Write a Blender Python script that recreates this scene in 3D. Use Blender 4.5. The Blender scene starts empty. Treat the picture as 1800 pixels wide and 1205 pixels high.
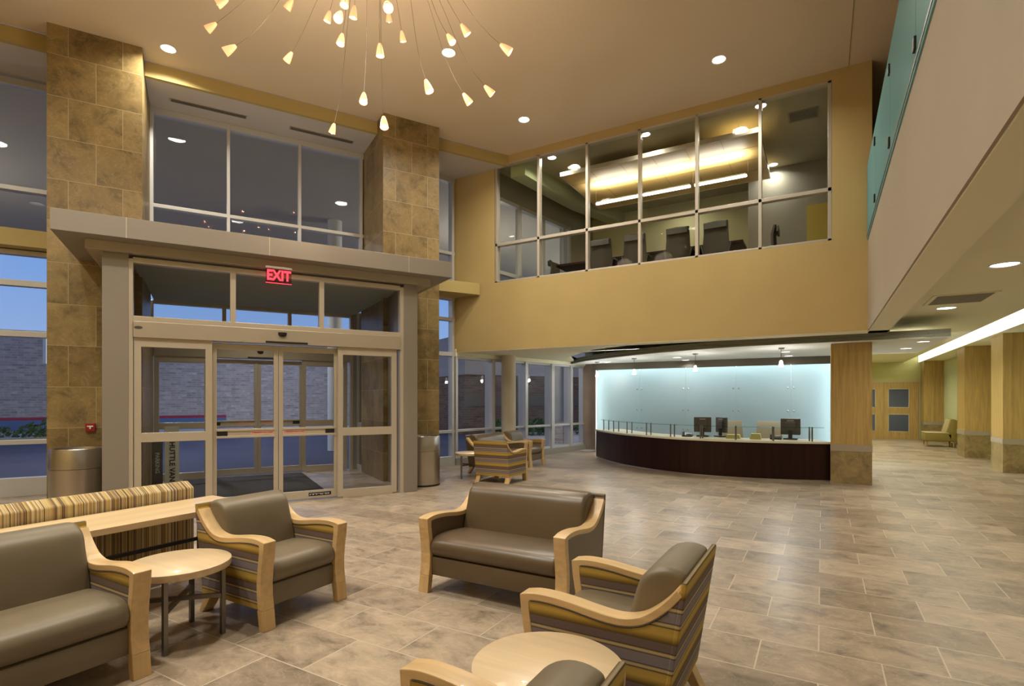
import bpy, bmesh, math, random
from mathutils import Vector, Matrix
random.seed(7)
PI = math.pi
C = bpy.context.scene.collection
sc = bpy.context.scene
R60 = PI / 3

# ------------------------------------------------------------------ helpers
class M:
    """collects geometry for ONE mesh object"""
    def __init__(s): s.bm = bmesh.new()
    def _f(s, vs):
        try: return s.bm.faces.new(vs)
        except ValueError: return None
    def box(s, x0, x1, y0, y1, z0, z1):
        v = [s.bm.verts.new(p) for p in ((x0,y0,z0),(x1,y0,z0),(x1,y1,z0),(x0,y1,z0),(x0,y0,z1),(x1,y0,z1),(x1,y1,z1),(x0,y1,z1))]
        for f in ((0,3,2,1),(4,5,6,7),(0,1,5,4),(1,2,6,5),(2,3,7,6),(3,0,4,7)): s._f([v[i] for i in f])
        return s
    def ext(s, pts, pl, a, b):
        """extrude polygon pts lying in plane pl ('xy','yz','xz') from a to b"""
        def P(p, t):
            return (p[0], p[1], t) if pl == 'xy' else ((t, p[0], p[1]) if pl == 'yz' else (p[0], t, p[1]))
        A = [s.bm.verts.new(P(p, a)) for p in pts]; B = [s.bm.verts.new(P(p, b)) for p in pts]
        n = len(pts)
        s._f(A); s._f(B[::-1])
        for i in range(n): s._f([A[i], B[i], B[(i+1) % n], A[(i+1) % n]])
        return s
    def loft(s, secs, cap=True, closed=True):
        L = [[s.bm.verts.new(p) for p in sec] for sec in secs]
        n = len(L[0])
        for a, b in zip(L, L[1:]):
            for i in range(n if closed else n-1):
                s._f([a[i], a[(i+1) % n], b[(i+1) % n], b[i]])
        if cap: s._f(L[0][::-1]); s._f(L[-1])
        return s
    def lathe(s, prof, c=(0,0,0), seg=24, cap=True, mat=None):
        """profile of (r,z) around z"""
        secs = []
        for r, z in prof:
            sec = []
            for i in range(seg):
                t = 2*PI*i/seg
                p = Vector((r*math.cos(t), r*math.sin(t), z))
                if mat: p = mat @ p
                sec.append(p + Vector(c))
            secs.append(sec)
        return s.loft(secs, cap)
    def cyl(s, c, r, h, seg=24, r2=None): return s.lathe([(r, 0), (r if r2 is None else r2, h)], c, seg)
    def tube(s, path, r, seg=8):
        path = [Vector(p) for p in path]; secs = []
        for i, p in enumerate(path):
            t = (path[min(i+1, len(path)-1)] - path[max(i-1, 0)]).normalized()
            u = t.cross(Vector((0, 0, 1)))
            if u.length < 1e-3: u = Vector((1, 0, 0))
            u.normalize(); w = t.cross(u)
            secs.append([p + r*(math.cos(2*PI*k/seg)*u + math.sin(2*PI*k/seg)*w) for k in range(seg)])
        return s.loft(secs)
    def mesh(s, me, mat=Matrix()):
        tmp = bmesh.new(); tmp.from_mesh(me); bmesh.ops.transform(tmp, matrix=mat, verts=tmp.verts)
        mp = {v: s.bm.verts.new(v.co) for v in tmp.verts}
        for f in tmp.faces: s._f([mp[v] for v in f.verts])
        tmp.free(); return s
    def build(s, name, mat, parent=None, bevel=0, smooth=False, loc=(0,0,0), rz=0, seg=2, recalc=True):
        bm = s.bm
        if recalc: bmesh.ops.recalc_face_normals(bm, faces=bm.faces)
        if bevel:
            es = [e for e in bm.edges if len(e.link_faces) == 2 and e.calc_face_angle(0) > 0.5]
            bmesh.ops.bevel(bm, geom=es, offset=bevel, segments=seg, affect='EDGES', profile=0.5)
        me = bpy.data.meshes.new(name); bm.to_mesh(me); bm.free()
        for p in me.polygons: p.use_smooth = bool(smooth)
        if smooth:
            me.set_sharp_from_angle(angle=math.radians(smooth if smooth is not True else 40))
        o = bpy.data.objects.new(name, me); C.objects.link(o)
        o.location = loc; o.rotation_euler = (0, 0, rz)
        if mat: me.materials.append(mat)
        if parent: o.parent = parent
        return o

def tag(o, label, cat, group=None, kind=None):
    o['label'] = label; o['category'] = cat
    if group: o['group'] = group
    if kind: o['kind'] = kind
    return o
def thing(name, label, cat, loc=(0,0,0), rz=0, group=None):
    o = bpy.data.objects.new(name, None); C.objects.link(o)
    o.empty_display_size = .1
    o.location = loc; o.rotation_euler = (0, 0, rz)
    return tag(o, label, cat, group)
def struct(o): o['kind'] = 'structure'; return o
def sroot(name, loc=(0,0,0), rz=0):
    o = bpy.data.objects.new(name, None); C.objects.link(o); o.empty_display_size = .1
    o.location = loc; o.rotation_euler = (0, 0, rz); o['kind'] = 'structure'; return o
def dup(root, loc, rz, label):
    r = root.copy(); C.objects.link(r); r.location = loc; r.rotation_euler = (0, 0, rz); r['label'] = label
    for ch in list(root.children):
        c = ch.copy(); C.objects.link(c); c.parent = r
        for g in list(ch.children):
            d = g.copy(); C.objects.link(d); d.parent = c
    return r
def aw(u, d, z=0):
    """entrance-wall frame (u along the wall, d outward) -> world"""
    return (0.5*u - 0.8660254*d, 0.8660254*u + 0.5*d, z)
def text_mesh(body, size, depth=.004, bold=0):
    cu = bpy.data.curves.new('lettering', 'FONT'); cu.body = body; cu.size = size; cu.extrude = depth/2
    cu.align_x = 'CENTER'; cu.align_y = 'CENTER'; cu.offset = bold; cu.resolution_u = 3
    o = bpy.data.objects.new('lettering', cu); C.objects.link(o)
    dg = bpy.context.evaluated_depsgraph_get()
    me = bpy.data.meshes.new_from_object(o.evaluated_get(dg))
    C.objects.unlink(o); bpy.data.objects.remove(o)
    return me
def catmull(P, n=8):
    out = []
    Q = [(2*P[0][0]-P[1][0], 2*P[0][1]-P[1][1])] + list(P) + [(2*P[-1][0]-P[-2][0], 2*P[-1][1]-P[-2][1])]
    for i in range(1, len(Q)-2):
        for k in range(n):
            t = k/n
            out.append(tuple(.5*((2*Q[i][j]) + (-Q[i-1][j]+Q[i+1][j])*t + (2*Q[i-1][j]-5*Q[i][j]+4*Q[i+1][j]-Q[i+2][j])*t*t + (-Q[i-1][j]+3*Q[i][j]-3*Q[i+1][j]+Q[i+2][j])*t**3) for j in (0, 1)))
    out.append(tuple(P[-1])); return out
def offset_path(P, d):
    out = []
    for i, p in enumerate(P):
        a = P[max(i-1, 0)]; b = P[min(i+1, len(P)-1)]
        tx, ty = b[0]-a[0], b[1]-a[1]; l = math.hypot(tx, ty)
        out.append((p[0] - ty/l*d, p[1] + tx/l*d))
    return out

# ------------------------------------------------------------------ materials
def new_mat(name):
    m = bpy.data.materials.new(name); m.use_nodes = True
    nt = m.node_tree; b = nt.nodes['Principled BSDF']
    return m, nt, b
def pm(name, col, rough=.5, metal=0, noise=0, nscale=8, bump=0, spec=.5):
    m, nt, b = new_mat(name)
    b.inputs['Roughness'].default_value = rough; b.inputs['Metallic'].default_value = metal
    b.inputs['Specular IOR Level'].default_value = spec
    b.inputs['Base Color'].default_value = (*col, 1)
    if noise or bump:
        tc = nt.nodes.new('ShaderNodeTexCoord'); n = nt.nodes.new('ShaderNodeTexNoise')
        n.inputs['Scale'].default_value = nscale; n.inputs['Detail'].default_value = 5
        nt.links.new(tc.outputs['Object'], n.inputs['Vector'])
        if noise:
            r = nt.nodes.new('ShaderNodeValToRGB'); e = r.color_ramp.elements
            e[0].position = .3; e[1].position = .7
            e[0].color = (*[c*(1-noise) for c in col], 1); e[1].color = (*[min(1, c*(1+noise)) for c in col], 1)
            nt.links.new(n.outputs['Fac'], r.inputs['Fac']); nt.links.new(r.outputs['Color'], b.inputs['Base Color'])
        if bump:
            bp = nt.nodes.new('ShaderNodeBump'); bp.inputs['Strength'].default_value = bump; bp.inputs['Distance'].default_value = .01
            nt.links.new(n.outputs['Fac'], bp.inputs['Height']); nt.links.new(bp.outputs['Normal'], b.inputs['Normal'])
    return m
def emit(name, col, strength):
    m, nt, b = new_mat(name)
    b.inputs['Base Color'].default_value = (*col, 1)
    b.inputs['Emission Color'].default_value = (*col, 1); b.inputs['Emission Strength'].default_value = strength
    return m
def mth(nt, op, a, b=None):
    n = nt.nodes.new('ShaderNodeMath'); n.operation = op
    for i, v in enumerate((a, b)):
        if v is None: continue
        if isinstance(v, (int, float)): n.inputs[i].default_value = v
        else: nt.links.new(v, n.inputs[i])
    return n.outputs[0]
def ramp(nt, fac, stops, interp='LINEAR'):
    r = nt.nodes.new('ShaderNodeValToRGB'); cr = r.color_ramp; cr.interpolation = interp
    while len(cr.elements) < len(stops): cr.elements.new(.5)
    for e, (p, c) in zip(cr.elements, stops): e.position = p; e.color = (*c, 1)
    nt.links.new(fac, r.inputs['Fac']); return r.outputs['Color']
def mixc(nt, mode, fac, a, b):
    n = nt.nodes.new('ShaderNodeMix'); n.data_type = 'RGBA'; n.blend_type = mode
    for sock, v in ((n.inputs[0], fac), (n.inputs[6], a), (n.inputs[7], b)):
        if isinstance(v, (int, float)): sock.default_value = v
        elif isinstance(v, tuple): sock.default_value = (*v, 1)
        else: nt.links.new(v, sock)
    return n.outputs[2]
def tile_mat(name, c1, c2, mortar, bw, rh, msize, veincol, rough=.4, off=(0,0), vert=False, spec=.5, nsc=3.0, dark=.55, stretch=(1, 1, 1), veins=.12):
    """stone or brick laid in courses; vert: courses run up the wall"""
    m, nt, b = new_mat(name)
    tc = nt.nodes.new('ShaderNodeTexCoord'); sep = nt.nodes.new('ShaderNodeSeparateXYZ'); nt.links.new(tc.outputs['Object'], sep.inputs[0])
    cmb = nt.nodes.new('ShaderNodeCombineXYZ')
    if vert:
        nt.links.new(mth(nt, 'ADD', mth(nt, 'ADD', sep.outputs[0], sep.outputs[1]), off[0]), cmb.inputs[0])
        nt.links.new(mth(nt, 'ADD', sep.outputs[2], off[1]), cmb.inputs[1])
    else:
        nt.links.new(mth(nt, 'ADD', sep.outputs[0], off[0]), cmb.inputs[0]); nt.links.new(mth(nt, 'ADD', sep.outputs[1], off[1]), cmb.inputs[1])
    br = nt.nodes.new('ShaderNodeTexBrick'); nt.links.new(cmb.outputs[0], br.inputs['Vector'])
    br.inputs['Scale'].default_value = 1; br.inputs['Brick Width'].default_value = bw; br.inputs['Row Height'].default_value = rh
    br.inputs['Mortar Size'].default_value = msize; br.inputs['Mortar Smooth'].default_value = .2; br.offset = .5; br.offset_frequency = 2
    br.inputs['Color1'].default_value = (0, 0, 0, 1); br.inputs['Color2'].default_value = (1, 1, 1, 1); br.inputs['Mortar'].default_value = (.5, .5, .5, 1)
    # each stone samples another part of the noise
    sp2 = nt.nodes.new('ShaderNodeSeparateColor'); nt.links.new(br.outputs['Color'], sp2.inputs[0])
    off4 = nt.nodes.new('ShaderNodeCombineXYZ'); nt.links.new(mth(nt, 'MULTIPLY', sp2.outputs[0], 17), off4.inputs[0]); nt.links.new(mth(nt, 'MULTIPLY', sp2.outputs[0], 31), off4.inputs[2])
    va = nt.nodes.new('ShaderNodeVectorMath'); va.operation = 'ADD'; nt.links.new(tc.outputs['Object'], va.inputs[0]); nt.links.new(off4.outputs[0], va.inputs[1])
    vs_ = nt.nodes.new('ShaderNodeVectorMath'); vs_.operation = 'MULTIPLY'; vs_.inputs[1].default_value = stretch; nt.links.new(va.outputs[0], vs_.inputs[0]); va = vs_
    n1 = nt.nodes.new('ShaderNodeTexNoise'); n1.inputs['Scale'].default_value = nsc; n1.inputs['Detail'].default_value = 8; n1.inputs['Roughness'].default_value = .68; n1.inputs['Distortion'].default_value = .6
    nt.links.new(va.outputs[0], n1.inputs['Vector'])
    n2 = nt.nodes.new('ShaderNodeTexNoise'); n2.inputs['Scale'].default_value = nsc*1.6; n2.inputs['Detail'].default_value = 4; n2.inputs['Distortion'].default_value = 1.5
    nt.links.new(va.outputs[0], n2.inputs['Vector'])
    base = mixc(nt, 'MIX', sp2.outputs[0], c1, c2)
    mot = ramp(nt, n1.outputs['Fac'], [(.3, (dark,)*3), (.48, (.96, .96, .96)), (.58, (1.12, 1.11, 1.1)), (.72, (1.5, 1.47, 1.42))])
    base = mixc(nt, 'MULTIPLY', 1.0, base, mot)
    vein = ramp(nt, n2.outputs['Fac'], [(.47, (0, 0, 0)), (.495, (1, 1, 1)), (.51, (1, 1, 1)), (.53, (0, 0, 0))])
    vf = nt.nodes.new('ShaderNodeSeparateColor'); nt.links.new(vein, vf.inputs[0])
    base = mixc(nt, 'MIX', mth(nt, 'MULTIPLY', vf.outputs[0], veins), base, veincol)
    col = mixc(nt, 'MIX', br.outputs['Fac'], base, mortar)
    nt.links.new(col, b.inputs['Base Color'])
    b.inputs['Specular IOR Level'].default_value = spec
    nt.links.new(mth(nt, 'ADD', mth(nt, 'MULTIPLY', n1.outputs['Fac'], .2), rough-.1), b.inputs['Roughness'])
    bp = nt.nodes.new('ShaderNodeBump'); bp.inputs['Strength'].default_value = .25; bp.inputs['Distance'].default_value = .003; bp.invert = True
    nt.links.new(br.outputs['Fac'], bp.inputs['Height']); nt.links.new(bp.outputs['Normal'], b.inputs['Normal'])
    return m
def wood_mat(name, col, axis=2, amp=.25, scale=30, rough=.4, coat=0):
    m, nt, b = new_mat(name)
    tc = nt.nodes.new('ShaderNodeTexCoord'); mp = nt.nodes.new('ShaderNodeMapping')
    s = [scale]*3; s[axis] = scale*.06; mp.inputs['Scale'].default_value = s
    nt.links.new(tc.outputs['Object'], mp.inputs[0])
    n = nt.nodes.new('ShaderNodeTexNoise'); n.inputs['Scale'].default_value = 1; n.inputs['Detail'].default_value = 4; n.inputs['Distortion'].default_value = .4
    nt.links.new(mp.outputs[0], n.inputs['Vector'])
    c = ramp(nt, n.outputs['Fac'], [(.3, tuple(x*(1-amp) for x in col)), (.7, tuple(min(1, x*(1+amp*.6)) for x in col))])
    nt.links.new(c, b.inputs['Base Color']); b.inputs['Roughness'].default_value = rough; b.inputs['Coat Weight'].default_value = coat
    return m
def glass_mat(name, tint, refl=1.0, ior=1.5, rough=0.0):
    """window glass: sees through, mirrors by its Fresnel reflectance"""
    m = bpy.data.materials.new(name); m.use_nodes = True; nt = m.node_tree; nt.nodes.clear()
    out = nt.nodes.new('ShaderNodeOutputMaterial'); mix = nt.nodes.new('ShaderNodeMixShader')
    tr = nt.nodes.new('ShaderNodeBsdfTransparent'); gl = nt.nodes.new('ShaderNodeBsdfGlossy'); lw = nt.nodes.new('ShaderNodeLayerWeight'); lw.inputs['Blend'].default_value = .5
    f0 = ((ior-1)/(ior+1))**2          # Schlick reflectance, the same from both sides of the thin pane
    fr = mth(nt, 'ADD', mth(nt, 'MULTIPLY', mth(nt, 'POWER', lw.outputs['Facing'], 5), 1-f0), f0)
    tr.inputs[0].default_value = (*tint, 1); gl.inputs['Roughness'].default_value = rough; gl.inputs['Color'].default_value = (refl, refl, refl, 1)
    nt.links.new(fr, mix.inputs[0]); nt.links.new(tr.outputs[0], mix.inputs[1]); nt.links.new(gl.outputs[0], mix.inputs[2]); nt.links.new(mix.outputs[0], out.inputs[0])
    return m
def frosted_mat(name, col, trans, clear=.0, rough=.3):
    m = bpy.data.materials.new(name); m.use_nodes = True; nt = m.node_tree; nt.nodes.clear()
    out = nt.nodes.new('ShaderNodeOutputMaterial')
    d = nt.nodes.new('ShaderNodeBsdfDiffuse'); t = nt.nodes.new('ShaderNodeBsdfTranslucent'); g = nt.nodes.new('ShaderNodeBsdfGlossy'); c = nt.nodes.new('ShaderNodeBsdfTransparent')
    for n in (d, t): n.inputs[0].default_value = (*col, 1)
    g.inputs['Roughness'].default_value = rough
    m1 = nt.nodes.new('ShaderNodeMixShader'); m1.inputs[0].default_value = trans
    m2 = nt.nodes.new('ShaderNodeMixShader'); m2.inputs[0].default_value = .05
    m3 = nt.nodes.new('ShaderNodeMixShader'); m3.inputs[0].default_value = clear
    nt.links.new(d.outputs[0], m1.inputs[1]); nt.links.new(t.outputs[0], m1.inputs[2])
    nt.links.new(m1.outputs[0], m2.inputs[1]); nt.links.new(g.outputs[0], m2.inputs[2])
    nt.links.new(m2.outputs[0], m3.inputs[1]); nt.links.new(c.outputs[0], m3.inputs[2]); nt.links.new(m3.outputs[0], out.inputs[0])
    return m
def stripe_h(name):
    """upholstery with horizontal bands that follow the height"""
    m, nt, b = new_mat(name)
    tc = nt.nodes.new('ShaderNodeTexCoord'); sep = nt.nodes.new('ShaderNodeSeparateXYZ'); nt.links.new(tc.outputs['Object'], sep.inputs[0])
    f = mth(nt, 'FRACT', mth(nt, 'DIVIDE', mth(nt, 'ADD', sep.outputs[2], .045), .192))
    gold, olive, brown = (.50, .33, .075), (.30, .19, .035), (.115, .07, .02)
    line, mauve, lilac, dk = (.50, .38, .20), (.165, .115, .105), (.23, .19, .205), (.055, .04, .03)
    col = ramp(nt, f, [(0, gold), (.10, (.46, .31, .07)), (.13, dk), (.16, line), (.20, line), (.225, dk), (.25, lilac), (.46, lilac), (.48, dk), (.51, line), (.55, line), (.575, dk), (.60, mauve), (.76, mauve), (.79, brown), (.87, olive), (.95, gold)])
    n = nt.nodes.new('ShaderNodeTexNoise'); n.inputs['Scale'].default_value = 300
    nt.links.new(tc.outputs['Object'], n.inputs['Vector'])
    col = mixc(nt, 'MULTIPLY', .35, col, ramp(nt, n.outputs['Fac'], [(.3, (.6, .6, .6)), (.7, (1.2, 1.2, 1.2))]))
    nt.links.new(col, b.inputs['Base Color']); b.inputs['Roughness'].default_value = .75; b.inputs['Specular IOR Level'].default_value = .25
    return m
def stripe_v(name, axis, width, cols, rough=.8):
    m, nt, b = new_mat(name)
    tc = nt.nodes.new('ShaderNodeTexCoord'); sep = nt.nodes.new('ShaderNodeSeparateXYZ'); nt.links.new(tc.outputs['Object'], sep.inputs[0])
    w = nt.nodes.new('ShaderNodeTexWhiteNoise'); w.noise_dimensions = '1D'
    nt.links.new(mth(nt, 'FLOOR', mth(nt, 'DIVIDE', sep.outputs[axis], width)), w.inputs['W'])
    col = ramp(nt, w.outputs['Value'], [(i/len(cols), c) for i, c in enumerate(cols)], 'CONSTANT')
    nt.links.new(col, b.inputs['Base Color']); b.inputs['Roughness'].default_value = rough; b.inputs['Specular IOR Level'].default_value = .2
    return m

MT = {}
MT['wall'] = pm('tan_paint', (.50, .37, .15), .75, noise=.03, nscale=2)
MT['band'] = pm('gold_paint', (.44, .335, .125), .75)
MT['ceil'] = pm('ceiling_paint', (.70, .58, .43), .9, noise=.02, nscale=.6)
MT['fascia'] = pm('beige_paint', (.36, .30, .225), .8, noise=.03, nscale=1)
MT['lowceil'] = pm('cream_ceiling_paint', (.80, .76, .56), .85)
MT['soffit'] = pm('pale_soffit_paint', (.56, .51, .48), .85)
MT['cloud'] = pm('white_cloud_paint', (.86, .88, .85), .7)
MT['cloudedge'] = pm('grey_olive_paint', (.19, .19, .13), .6)
MT['metal'] = pm('champagne_metal', (.45, .39, .30), .38, .35, noise=.03, nscale=3)
MT['metal_l'] = pm('champagne_metal_light', (.58, .51, .41), .35, .4)
MT['panel'] = pm('warm_grey_panel', (.28, .245, .205), .42, .25)
MT['alu'] = pm('brushed_aluminium', (.55, .55, .54), .3, .8)
MT['frame'] = pm('grey_window_frame', (.55, .54, .53), .4, .3)
MT['black'] = pm('black_plastic', (.012, .011, .01), .4)
MT['dark'] = pm('charcoal_plastic', (.06, .055, .05), .45)
MT['chrome'] = pm('steel', (.6, .58, .55), .22, 1.0)
MT['steel'] = pm('satin_steel', (.50, .46, .42), .3, 1.0)
MT['legsteel'] = pm('grey_steel_tube', (.20, .18, .16), .35, .8)
MT['floor'] = tile_mat('travertine_floor', (.255, .195, .14), (.42, .33, .24), (.52, .435, .34), .62, .42, .0045, (.66, .58, .47), .32, (.02, .1), spec=.5, nsc=5.5, dark=.46, stretch=(.7, 1.05, 1), veins=.15)
MT['stone'] = tile_mat('emperador_stone', (.19, .125, .042), (.275, .192, .075), (.40, .31, .18), .62, .575, .004, (.55, .44, .27), .42, (.31, .06), True, nsc=3.6, dark=.5)
MT['stonebase'] = tile_mat('stone_base', (.27, .19, .08), (.33, .25, .12), (.3, .22, .1), 3, 3, .0, (.5, .42, .28), .4, (1.2, 1), True, nsc=6)
MT['brick'] = tile_mat('grey_brick', (.42, .36, .33), (.58, .50, .45), (.62, .56, .52), .4, .1, .007, (.3, .28, .27), .9, (0, 0), True, spec=.1, nsc=2, dark=.7)
MT['brick2'] = tile_mat('brown_brick', (.13, .085, .065), (.18, .12, .09), (.2, .16, .13), .4, .1, .006, (.2, .15, .12), .9, (0, 0), True, spec=.1, nsc=2, dark=.7)
MT['maple'] = wood_mat('maple', (.65, .44, .215), 1, .14, 22, .34, .15)
MT['maplez'] = wood_mat('maple_upright', (.63, .42, .19), 2, .14, 22, .36, .15)
MT['mapletop'] = wood_mat('maple_top', (.70, .53, .33), 0, .12, 14, .32, .2)
MT['veneer'] = wood_mat('oak_veneer', (.47, .31, .105), 2, .22, 26, .45)
MT['mahogany'] = wood_mat('dark_mahogany', (.020, .0045, .003), 2, .35, 10, .38, 0)
MT['mahogany'].node_tree.nodes['Principled BSDF'].inputs['Specular IOR Level'].default_value = .25
MT['leather'] = pm('taupe_leather', (.168, .13, .08), .42, 0, .06, 5, .05)
MT['leather_d'] = pm('brown_leather', (.115, .078, .044), .33, 0, .06, 5, .05)
MT['stripe'] = stripe_h('banded_upholstery')
MT['pinstripe'] = stripe_v('thin_striped_upholstery', 1, .006, [(.50, .38, .20), (.36, .25, .09), (.46, .33, .12), (.12, .08, .05), (.55, .46, .30), (.28, .18, .08), (.42, .30, .13), (.20, .13, .09)])
MT['green'] = stripe_v('green_striped_upholstery', 1, .03, [(.27, .20, .055), (.33, .26, .08), (.23, .175, .045), (.40, .33, .15), (.28, .21, .06)])
MT['greentop'] = stripe_v('pale_green_striped_upholstery', 1, .03, [(.44, .36, .18), (.50, .41, .22), (.40, .33, .15), (.54, .46, .29)])
MT['glass'] = glass_mat('clear_glass', (.93, .94, .95), .95, 1.24)
MT['glass_c'] = glass_mat('conference_glass', (.95, .96, .93), .8, 1.14)
MT['glass_s'] = glass_mat('shelf_glass', (.70, .86, .82), .9, 1.4)
MT['teal'] = frosted_mat('teal_laminated_glass', (.25, .48, .49), .35, .12)
MT['frost'] = frosted_mat('frosted_panel_glass', (.60, .685, .70), .8, 0, .35)
MT['stoneworktop'] = pm('cream_worktop', (.66, .60, .45), .3, noise=.06, nscale=40)
MT['white'] = pm('white_paint', (.75, .74, .70), .6)
MT['greenwall'] = pm('pale_green_paint', (.52, .54, .32), .8)
MT['yelgreen'] = pm('yellow_green_paint', (.56, .54, .22), .8)
MT['greywall'] = pm('grey_fabric_wall', (.27, .255, .22), .9, noise=.05, nscale=60)
MT['asphalt'] = pm('asphalt', (.045, .05, .095), .85, noise=.12, nscale=.7)
MT['concrete'] = pm('pale_concrete', (.45, .43, .41), .85, noise=.08, nscale=2)
MT['mat'] = pm('charcoal_entrance_mat', (.035, .032, .028), .95, noise=.2, nscale=60)
MT['foliage'] = pm('shrub_foliage', (.05, .12, .03), .8, noise=.5, nscale=9)
MT['yellow'] = pm('yellow_kerb_paint', (.45, .30, .06), .7)
MT['red'] = pm('red_paint', (.30, .012, .012), .4)
MT['redband'] = pm('magenta_red_paint', (.42, .03, .07), .6)
MT['exitred'] = emit('exit_letter_red', (1, .03, .06), 2.2)
MT['exitglass'] = glass_mat('exit_acrylic', (.9, .62, .6), .9, 1.35)
MT['lamp'] = emit('lamp_lens', (1, .95, .86), 14)
MT['lampw'] = emit('lamp_lens_soft', (1, .97, .90), 6)
MT['cove'] = emit('cove_diffuser', (1, .99, .88), 2.3)
MT['tube'] = emit('fluorescent_tube', (1, .98, .92), 9)
MT['led'] = emit('led_strip', (.90, .98, 1), 120)
MT['amber'] = emit('amber_blown_glass', (1, .42, .20), .9)
MT['bulb'] = emit('pendant_bulb', (1, .88, .68), 45)
MT['pshade'] = emit('white_glass_shade', (1, .98, .92), 7)
MT['wire'] = pm('bronze_cable', (.10, .085, .07), .4, .7)
MT['carpet'] = pm('dark_carpet', (.16, .13, .10), .95, noise=.2, nscale=40)
MT['cream'] = pm('cream_fabric', (.55, .50, .34), .85)
MT['officechair'] = pm('beige_mesh_fabric', (.38, .34, .24), .8, noise=.08, nscale=50)
MT['confchair'] = pm('brown_chair_fabric', (.05, .04, .028), .7)
MT['paper'] = pm('yellow_folder', (.50, .44, .17), .8)
MT['signwhite'] = pm('sign_panel', (.62, .63, .52), .6)
MT['pink'] = pm('pale_red_label', (.75, .42, .33), .6)
MT['olivepaint'] = pm('dark_olive_paint', (.30, .24, .08), .85)  # dark olive for the upper end wall, ceiling seam and panel joints
MT['skycard'] = pm('pale_roof_metal', (.5, .52, .55), .5)

# ------------------------------------------------------------------ key levels (metres)
ZC = 6.68      # lobby ceiling
YB = 9.88      # wall with the conference window
ZB = 2.55      # its lower edge
ZR = 2.85      # corridor ceiling
DD, DP, DW = 8.36, 9.6, 11.0   # entrance doors, pier faces, window wall
K = (-7.252, 9.88); KD = (.21895, .97574); KA = math.atan2(KD[1], KD[0])
WE = (-6.122, 14.919)

# ------------------------------------------------------------------ SETTING
fl = M().ext([(-16, -2.5), (4.0, -2.5), (4.0, 24.6), (-6.3, 24.6), (-6.3, 15.1), WE, K, aw(3.9, 11.0), aw(3.1, 11.75), aw(-1.2, 11.75), aw(-1.85, 11.05), aw(-8, 11.05)], 'xy', -.12, 0).build('floor', MT['floor']); struct(fl)
# lobby ceiling and bulkhead in front of the entrance windows
ce = M().ext([(-12.2, -2.5), (4.0, -2.5), (4.0, 12.2), (-6.2, 12.2), (-6.2, YB+.05), aw(5.70, 9.95), aw(-6, 9.95)], 'xy', ZC, ZC+.2).build('ceiling', MT['ceil']); struct(ce)
for ua, ub in ((-9, -1.85), (-.755, 2.843)):
    struct(M().box(ua, ub, 9.95, 10.02, 6.45, ZC-.002).build('trim_1', MT['band'], rz=R60))
    struct(M().box(ua, ub, 10.02, 11.3, 6.452, 6.56).build('ceiling', MT['soffit'], rz=R60))
struct(M().ext([aw(3.937, 9.95), aw(5.66, 9.95), aw(5.62, 10.02), aw(3.937, 10.02)], 'xy', 6.45, ZC-.002).build('trim_1', MT['band']))
struct(M().ext([aw(3.937, 10.02), aw(5.62, 10.02), aw(4.88, 11.3), aw(3.937, 11.3)], 'xy', 6.452, 6.56).build('ceiling', MT['soffit']))
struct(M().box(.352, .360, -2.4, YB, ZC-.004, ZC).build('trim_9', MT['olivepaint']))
# wall with the conference room window
wb = M()
wb.box(-7.25, -6.14, YB, YB+.2, ZB, ZC); wb.box(.13, .66, YB, YB+.2, ZB, ZC)
wb.box(-6.14, .13, YB, YB+.2, ZB, 4.0); wb.box(-6.14, .13, YB, YB+.2, 6.53, ZC)
struct(wb.build('wall_back', MT['wall']))
struct(M().box(-7.25, .88, YB+.004, YB+.34, ZB-.012, ZB).build('trim_2', MT['lowceil']))
# balcony fascia and slab
struct(M().box(.605, .88, -2.5, YB+.2, ZB, 3.98).build('wall_right', MT['fascia']))
struct(M().box(.62, .88, -2.5, YB+.34, ZB-.012, ZB).build('trim_3', MT['lowceil']))
struct(M().box(.88, 4.0, -2.5, 12.2, 3.6, 3.96).build('floor', MT['carpet']))
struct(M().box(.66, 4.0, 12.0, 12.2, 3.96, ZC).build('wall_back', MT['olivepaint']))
struct(M().box(3.85, 4.0, -2.5, 12.0, 3.96, ZC).build('wall_right', MT['wall']))
# corridor: ceiling, lower soffit, walls, end
struct(M().ext([(.88, -2.5), (2.62, -2.5), (2.62, 24.5), (.5, 24.5), (.5, 14.9), (-6.6, 14.9), (-6.6, YB+.2), (.88, YB+.2)], 'xy', ZR, ZR+.1).build('ceiling', MT['lowceil']))
struct(M().ext([(-7.2, YB+.2), (-2.9, YB+.2), (-4.3, 10.9), (-5.5, 12.4), (-6.35, 14.9), WE, K], 'xy', ZB, ZB+.05).build('ceiling', MT['lowceil']))
struct(M().box(3.07, 3.80, -2.5, 24.5, 2.83, 2.9).build('ceiling', MT['lowceil']))
struct(M().box(2.5, 3.2, -2.5, 24.5, 3.25, 3.3).build('ceiling', MT['white']))
struct(M().box(3.68, 3.9, -2.5, 24.6, 0, 3.3).build('wall_right', MT['greenwall']))
struct(M().box(.3, 3.9, 24.5, 24.7, 2.15, 3.3).box(3.09, 3.9, 24.5, 24.7, 0, 2.15).build('wall_back', MT['yelgreen']))
struct(M().box(.5, .62, 15.0, 24.5, 0, 2.85).build('wall_left', MT['yelgreen']))
struct(M().box(.46, 3.05, 24.47, 24.5, 2.11, 2.15).box(3.045, 3.09, 24.47, 24.5, 0, 2.15).build('trim_4', MT['cream']))
struct(M().box(3.55, 3.68, -2.5, 24.4, 0, .10).build('baseboard_right', MT['stonebase']))
# the rest of the lobby, behind the camera
struct(M().box(-14.5, 4.0, -2.7, -2.5, 0, ZC+.2).build('wall_front', MT['wall']))
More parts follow.
